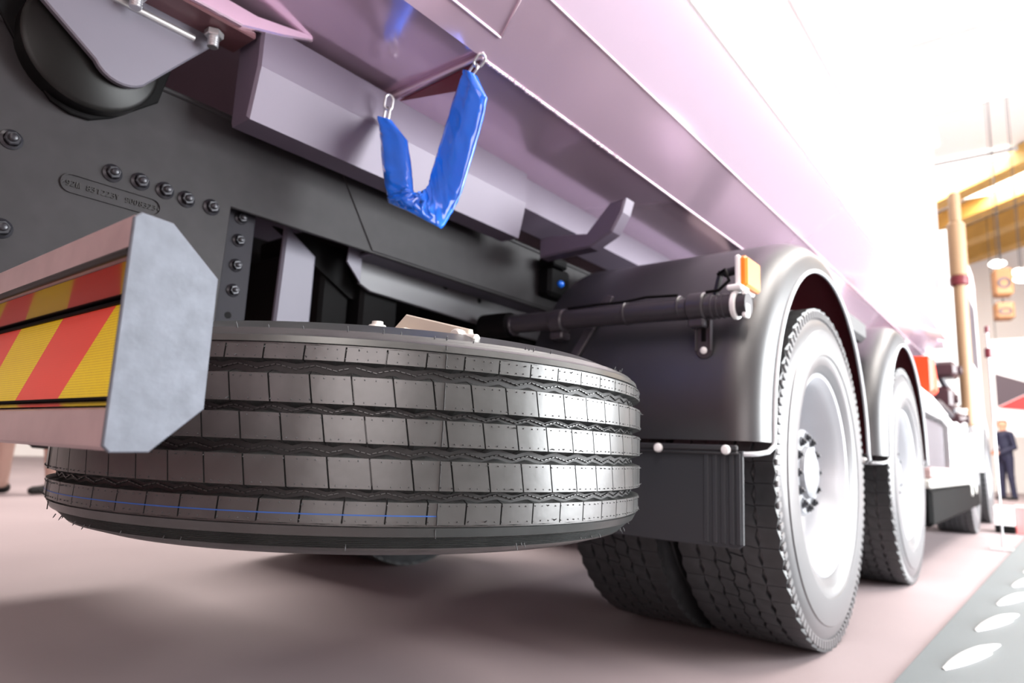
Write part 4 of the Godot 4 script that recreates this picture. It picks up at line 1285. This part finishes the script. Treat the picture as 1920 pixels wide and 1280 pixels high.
func head_bones(c: Vector3, fwd: Vector3, skin: Color, hair: Color) -> Array:
	var s := fwd.cross(Vector3.UP)
	return [[c + V(0, 0.02, 0) - fwd * 0.02, c + V(0, 0.03, 0) + fwd * 0.02, 0.082, 0.078, skin], [c + fwd * 0.025 - V(0, 0.06, 0), c + fwd * 0.045 - V(0, 0.085, 0), 0.055, 0.035, skin],
		[c + fwd * 0.095 + V(0, 0.01, 0), c + fwd * 0.112 - V(0, 0.022, 0), 0.008, 0.013, skin], [c + fwd * 0.085 - V(0, 0.055, 0) - s * 0.015, c + fwd * 0.085 - V(0, 0.055, 0) + s * 0.015, 0.008, 0.008, Color(0.65, 0.35, 0.32)],
		[c + fwd * 0.088 + V(0, 0.018, 0) + s * 0.03, c + fwd * 0.089 + V(0, 0.018, 0) + s * 0.034, 0.009, 0.009, Color(0.2, 0.15, 0.13)], [c + fwd * 0.088 + V(0, 0.018, 0) - s * 0.03, c + fwd * 0.089 + V(0, 0.018, 0) - s * 0.034, 0.009, 0.009, Color(0.2, 0.15, 0.13)],
		[c + s * 0.08 + V(0, 0.015, 0), c + s * 0.085 - V(0, 0.02, 0), 0.014, 0.010, skin], [c - s * 0.08 + V(0, 0.015, 0), c - s * 0.085 - V(0, 0.02, 0), 0.014, 0.010, skin],
		[c + V(0, 0.075, 0) - fwd * 0.05, c + V(0, 0.085, 0) + fwd * 0.045, 0.062, 0.045, hair], [c + V(0, 0.0, 0) - fwd * 0.055, c + V(0, 0.06, 0) - fwd * 0.055, 0.055, 0.062, hair]]

func people() -> void:
	var m := mat(Color(1, 1, 1), 0.7)
	m.vertex_color_use_as_albedo = true
	var skin := Color(0.80, 0.58, 0.47); var navy := Color(0.10, 0.10, 0.20); var shirt := Color(0.92, 0.92, 0.95); var black := Color(0.05, 0.05, 0.06)
	# the man by the podium: turned to the left of the picture, standing with his arms loose in front
	var F := V(-0.75, 0, 0.66).normalized(); var Sd := F.cross(Vector3.UP)
	var B := []
	for k in [-1.0, 1.0]:
		var hip: Vector3 = Sd * 0.09 * k + V(0, 0.92, 0)
		var knee: Vector3 = Sd * 0.10 * k + V(0, 0.50, 0) + F * (0.03 if k > 0 else -0.01)
		var ank: Vector3 = Sd * 0.11 * k + V(0, 0.09, 0) + F * (0.03 if k > 0 else -0.05)
		B.append([hip, knee, 0.095, 0.066, navy]); B.append([knee, ank, 0.066, 0.055, navy])
		B.append([ank - V(0, 0.04, 0) - F * 0.03, ank - V(0, 0.055, 0) + F * 0.16, 0.045, 0.034, black])
		var sh: Vector3 = Sd * 0.19 * k + V(0, 1.44, 0)
		var el: Vector3 = Sd * 0.235 * k + V(0, 1.15, 0) - F * 0.03
		var wr: Vector3 = Sd * 0.10 * k + V(0, 1.02, 0) + F * 0.20
		B.append([sh, el, 0.065, 0.052, navy]); B.append([el, wr, 0.052, 0.038, navy])
		B.append_array(hand_bones(wr + F * 0.02, (F * 0.7 - Sd * k * 0.7).normalized(), Vector3.UP, skin))
	B.append([V(0, 0.95, 0), V(0, 1.20, 0), 0.145, 0.150, navy]); B.append([V(0, 1.20, 0), V(0, 1.38, 0), 0.150, 0.155, navy])
	B.append([Sd * -0.13 + V(0, 1.43, 0), Sd * 0.13 + V(0, 1.43, 0), 0.085, 0.085, navy])
	B.append([V(0, 1.12, 0) + F * 0.125, V(0, 1.43, 0) + F * 0.095, 0.028, 0.045, shirt])
	B.append([V(0, 1.45, 0), V(0, 1.56, 0) + F * 0.01, 0.062, 0.056, skin])
	B.append([V(0, 1.49, 0), V(0, 1.505, 0), 0.064, 0.062, shirt])
	B.append_array(head_bones(V(0, 1.63, 0) + F * 0.03, F, skin, Color(0.28, 0.16, 0.10)))
	tag(part("person", person_mesh(B, 0.014), m, self, Transform3D(Basis().scaled(Vector3.ONE * 0.93), V(-0.70, 0.0, -17.4))), "man in a dark navy suit and white shirt standing beyond the cab", "person")
	# a walker beyond the truck, whose light trousers and dark shoe show under the bumper
	B = []
	F = V(0.1, 0, 1).normalized(); Sd = F.cross(Vector3.UP)
	var tr := Color(0.72, 0.60, 0.56); var jk := Color(0.22, 0.14, 0.30)
	for k in [-1.0, 1.0]:
		var hip: Vector3 = Sd * 0.09 * k + V(0, 0.92, 0)
		var st: float = 1.0 if k > 0 else -1.0
		var knee: Vector3 = Sd * 0.09 * k + V(0, 0.50, 0) + F * (0.14 * st)
		var ank: Vector3 = Sd * 0.09 * k + V(0, 0.10, 0) + F * (0.17 * st - 0.03)
		B.append([hip, knee, 0.095, 0.068, tr]); B.append([knee, ank, 0.068, 0.058, tr])
		B.append([ank - V(0, 0.045, 0) - F * 0.04, ank - V(0, 0.060, 0) + F * 0.16, 0.045, 0.035, black])
		var sh: Vector3 = Sd * 0.18 * k + V(0, 1.42, 0)
		var el: Vector3 = Sd * 0.23 * k + V(0, 1.14, 0) - F * 0.12 * st
		var wr: Vector3 = Sd * 0.22 * k + V(0, 0.92, 0) - F * 0.02 * st
		B.append([sh, el, 0.060, 0.048, jk]); B.append([el, wr, 0.048, 0.034, jk])
		B.append_array(hand_bones(wr - V(0, 0.02, 0), Vector3.DOWN, F, skin))
	B.append([V(0, 0.95, 0), V(0, 1.20, 0), 0.14, 0.135, jk]); B.append([V(0, 1.20, 0), V(0, 1.38, 0), 0.135, 0.15, jk])
	B.append([Sd * -0.12 + V(0, 1.42, 0), Sd * 0.12 + V(0, 1.42, 0), 0.08, 0.08, jk])
	B.append([V(0, 1.44, 0), V(0, 1.55, 0), 0.058, 0.054, skin])
	B.append_array(head_bones(V(0, 1.62, 0) + F * 0.03, F, skin, Color(0.2, 0.13, 0.09)))
	tag(part("person", person_mesh(B, 0.016), m, self, Transform3D(Basis(), V(-7.08, 0.0, -2.02))), "walker in pale trousers and dark shoes on the floor beyond the bumper's left end", "person")

func extras() -> void:
	people()
	# grey metal edging of the stand floor, with long raised white studs
	var root := group_node("floor_edging", self, Transform3D(Basis(Vector3.UP, -0.0272), V(-0.35, 0.0, -2.09)))
	tag(root, "grey metal floor edging at lower right with long raised white studs", "floor trim")
	var b := MB.new()
	b.box(V(0.60, 0.006, -3.2), V(1.2, 0.012, 10.4), 0.003)
	part("edging_plate", b, mat(Color(0.36, 0.39, 0.40), 0.6, 0.1), root)
	for i in 8:
		b = MB.new()
		var g := []
		for k in 17:
			var t := k / 16.0
			var w := 0.024 * pow(sin(PI * clampf(t, 0.02, 0.98)), 0.55) * (0.55 if t > 0.72 else 1.0)
			var hh := 0.022 * pow(sin(PI * clampf(t, 0.02, 0.98)), 0.6)
			var ring := []
			for j in 9:
				var a := PI * j / 8.0
				ring.append(V(cos(a) * w, maxf(sin(a), 0.0) * hh, -0.23 + 0.46 * t))
			g.append(ring)
		b.surf(g)
		part("raised_stud", b, M.white, root, Transform3D(Basis(Vector3.UP, PI - 0.20), V(0.125 + 0.012 * i, 0.0115, 0.55 - 0.62 * (i + 1.55))))
	# podium and red box by the man
	root = group_node("podium", self, Transform3D(Basis(), V(-0.36, 0, -7.95)))
	tag(root, "low white podium with black foot beyond the front wheel", "podium")
	b = MB.new(); b.box(V(0, 0.155, 0), V(0.15, 0.17, 0.30), 0.005); part("podium_body", b, M.white, root)
	b = MB.new(); b.box(V(0, 0.035, 0), V(0.15, 0.07, 0.30), 0.004); part("podium_foot", b, M.black, root)
	root = group_node("display_box", self, Transform3D(Basis(), V(-0.20, 0, -8.0)))
	tag(root, "low pinkish red display box at the right edge beside the white podium", "box")
	b = MB.new(); b.box(V(0, 0.12, 0), V(0.16, 0.24, 0.30), 0.006); part("box_body", b, mat(Color(0.90, 0.50, 0.50), 0.5), root)
	b = MB.new(); b.box(V(0, 0.246, 0), V(0.17, 0.012, 0.31), 0.003); part("box_lid", b, mat(Color(0.95, 0.75, 0.72), 0.4), root)
	# banner wall with a dark and a red slanting field
	root = group_node("banner", self, Transform3D(Basis(), V(0, 0, -19.5)))
	tag(root, "wide white hanging banner with slanting dark grey and red fields above the man", "banner")
	b = MB.new(); b.box(V(0.55, 2.55, -0.03), V(2.9, 2.3, 0.04), 0.005); part("banner_sheet", b, M.white, root)
	b = MB.new(); b.prism([Vector2(-0.87, 2.88), Vector2(1.0, 2.15), Vector2(1.0, 1.70), Vector2(-0.35, 2.36), Vector2(-0.87, 2.08)], Transform3D(Basis(), V(0, 0, -0.008)), 0.006, 0.0, false); part("dark_field", b, mat(Color(0.30, 0.25, 0.28), 0.6), root)
	b = MB.new(); b.prism([Vector2(-0.87, 2.06), Vector2(-0.35, 2.34), Vector2(1.0, 1.68), Vector2(1.0, 1.45), Vector2(-0.37, 2.0), Vector2(-0.72, 2.04)], Transform3D(Basis(), V(0, 0, -0.006)), 0.006, 0.0, false); part("red_field", b, mat(Color(0.86, 0.20, 0.20), 0.6), root)
	b = MB.new()
	for x in [-0.8, 1.9]: b.tube([V(x, 3.68, -0.03), V(x, 7.2, -0.03)], 0.008, 6)
	part("banner_wire", b, M.bolt, root)
	# brown loudspeakers hung one under the other, and three round lamps
	root = group_node("loudspeaker", self, Transform3D(Basis(Vector3.UP, 0.2), V(-0.39, 3.56, -13)))
	tag(root, "brown hanging loudspeaker block beyond the cab, the upper one", "loudspeaker", "hanging loudspeakers")
	b = MB.new(); b.box(V(0, 0, 0), V(0.25, 0.44, 0.3), 0.03); part("cabinet", b, M.brown, root)
	b = MB.new(); b.lathe([Vector2(0.09, 0), Vector2(0.085, 0.012), Vector2(0.03, -0.01), Vector2(0.0001, 0.0)], Transform3D(Basis(V(1, 0, 0), V(0, 0, 1), V(0, -1, 0)), V(0, -0.03, 0.151)), 24); part("cone", b, M.greydark, root)
	b = MB.new(); b.tube([V(0, 0.22, 0), V(0, 3.6, 0)], 0.012, 6); part("hanging_rod", b, M.bolt, root)
	var low := twin(root, Transform3D(Basis(Vector3.UP, 0.2) * Basis(V(1, 0, 0), V(0, 0.6, 0), V(0, 0, 1)), V(-0.40, 3.09, -13)), self)
	tag(low, "dark brown hanging loudspeaker block beyond the cab, the lower one", "loudspeaker", "hanging loudspeakers")
	for c in low.get_children():
		if String(c.name).begins_with("hanging_rod"): c.free()
	b = MB.new(); b.tube([V(0, 0.22, 0), V(0, 0.36, 0)], 0.012, 6); part("hanging_rod", b, M.bolt, low)
	var lamps := [[V(-0.44, 3.94, -13.2), "round white hanging lamp left of the other two, above the loudspeakers"], [V(-0.16, 3.86, -13.6), "round white hanging lamp at the right edge, the upper of two"], [V(-0.12, 3.46, -12.4), "round white hanging lamp at the right edge, the lower of two"]]
	for l in lamps:
		root = group_node("pendant_lamp", self, Transform3D(Basis(), l[0]))
		tag(root, l[1], "lamp", "round hanging lamps")
		b = MB.new(); b.lathe([Vector2(0.0001, -0.05), Vector2(0.07, -0.045), Vector2(0.12, -0.015), Vector2(0.12, 0.015), Vector2(0.06, 0.05), Vector2(0.0001, 0.055)], Transform3D(), 28)
		var gm := mat(Color(1, 1, 1), 0.5); gm.emission_enabled = true; gm.emission = Color(1, 0.97, 0.9); gm.emission_energy_multiplier = 2.0
		part("glowing_bowl", b, gm, root)
		b = MB.new(); b.tube([V(0, 0.05, 0), V(0, 3.2, 0)], 0.006, 6); part("cord", b, M.bolt, root)
		var o := OmniLight3D.new(); o.name = "glow"; o.light_energy = 0.6; o.light_size = 0.1; o.shadow_enabled = true; o.omni_range = 40.0; o.omni_attenuation = 2.0
		o.position = V(0, -0.12, 0); root.add_child(o)
	# thin mast with red beacons
	root = group_node("beacon_mast", self, Transform3D(Basis(), V(-0.30, 0, -6.1)))
	tag(root, "thin upright mast with two small dark red beacons right of the cab", "mast")
	b = MB.new(); b.tube([V(0, 0, 0), V(0, 1.62, 0)], 0.007, 8); b.box(V(0, 0.006, 0), V(0.16, 0.012, 0.16), 0.003); part("pole", b, M.steel, root)
	b = MB.new(); cyl(b, V(0, 1.40, 0), V(0, 1.47, 0), 0.025, 14, 0.004); part("beacon", b, M.maroon, root)
	b = MB.new(); cyl(b, V(0, 1.59, 0), V(0, 1.64, 0), 0.017, 14, 0.004); part("beacon", b, M.maroon, root)
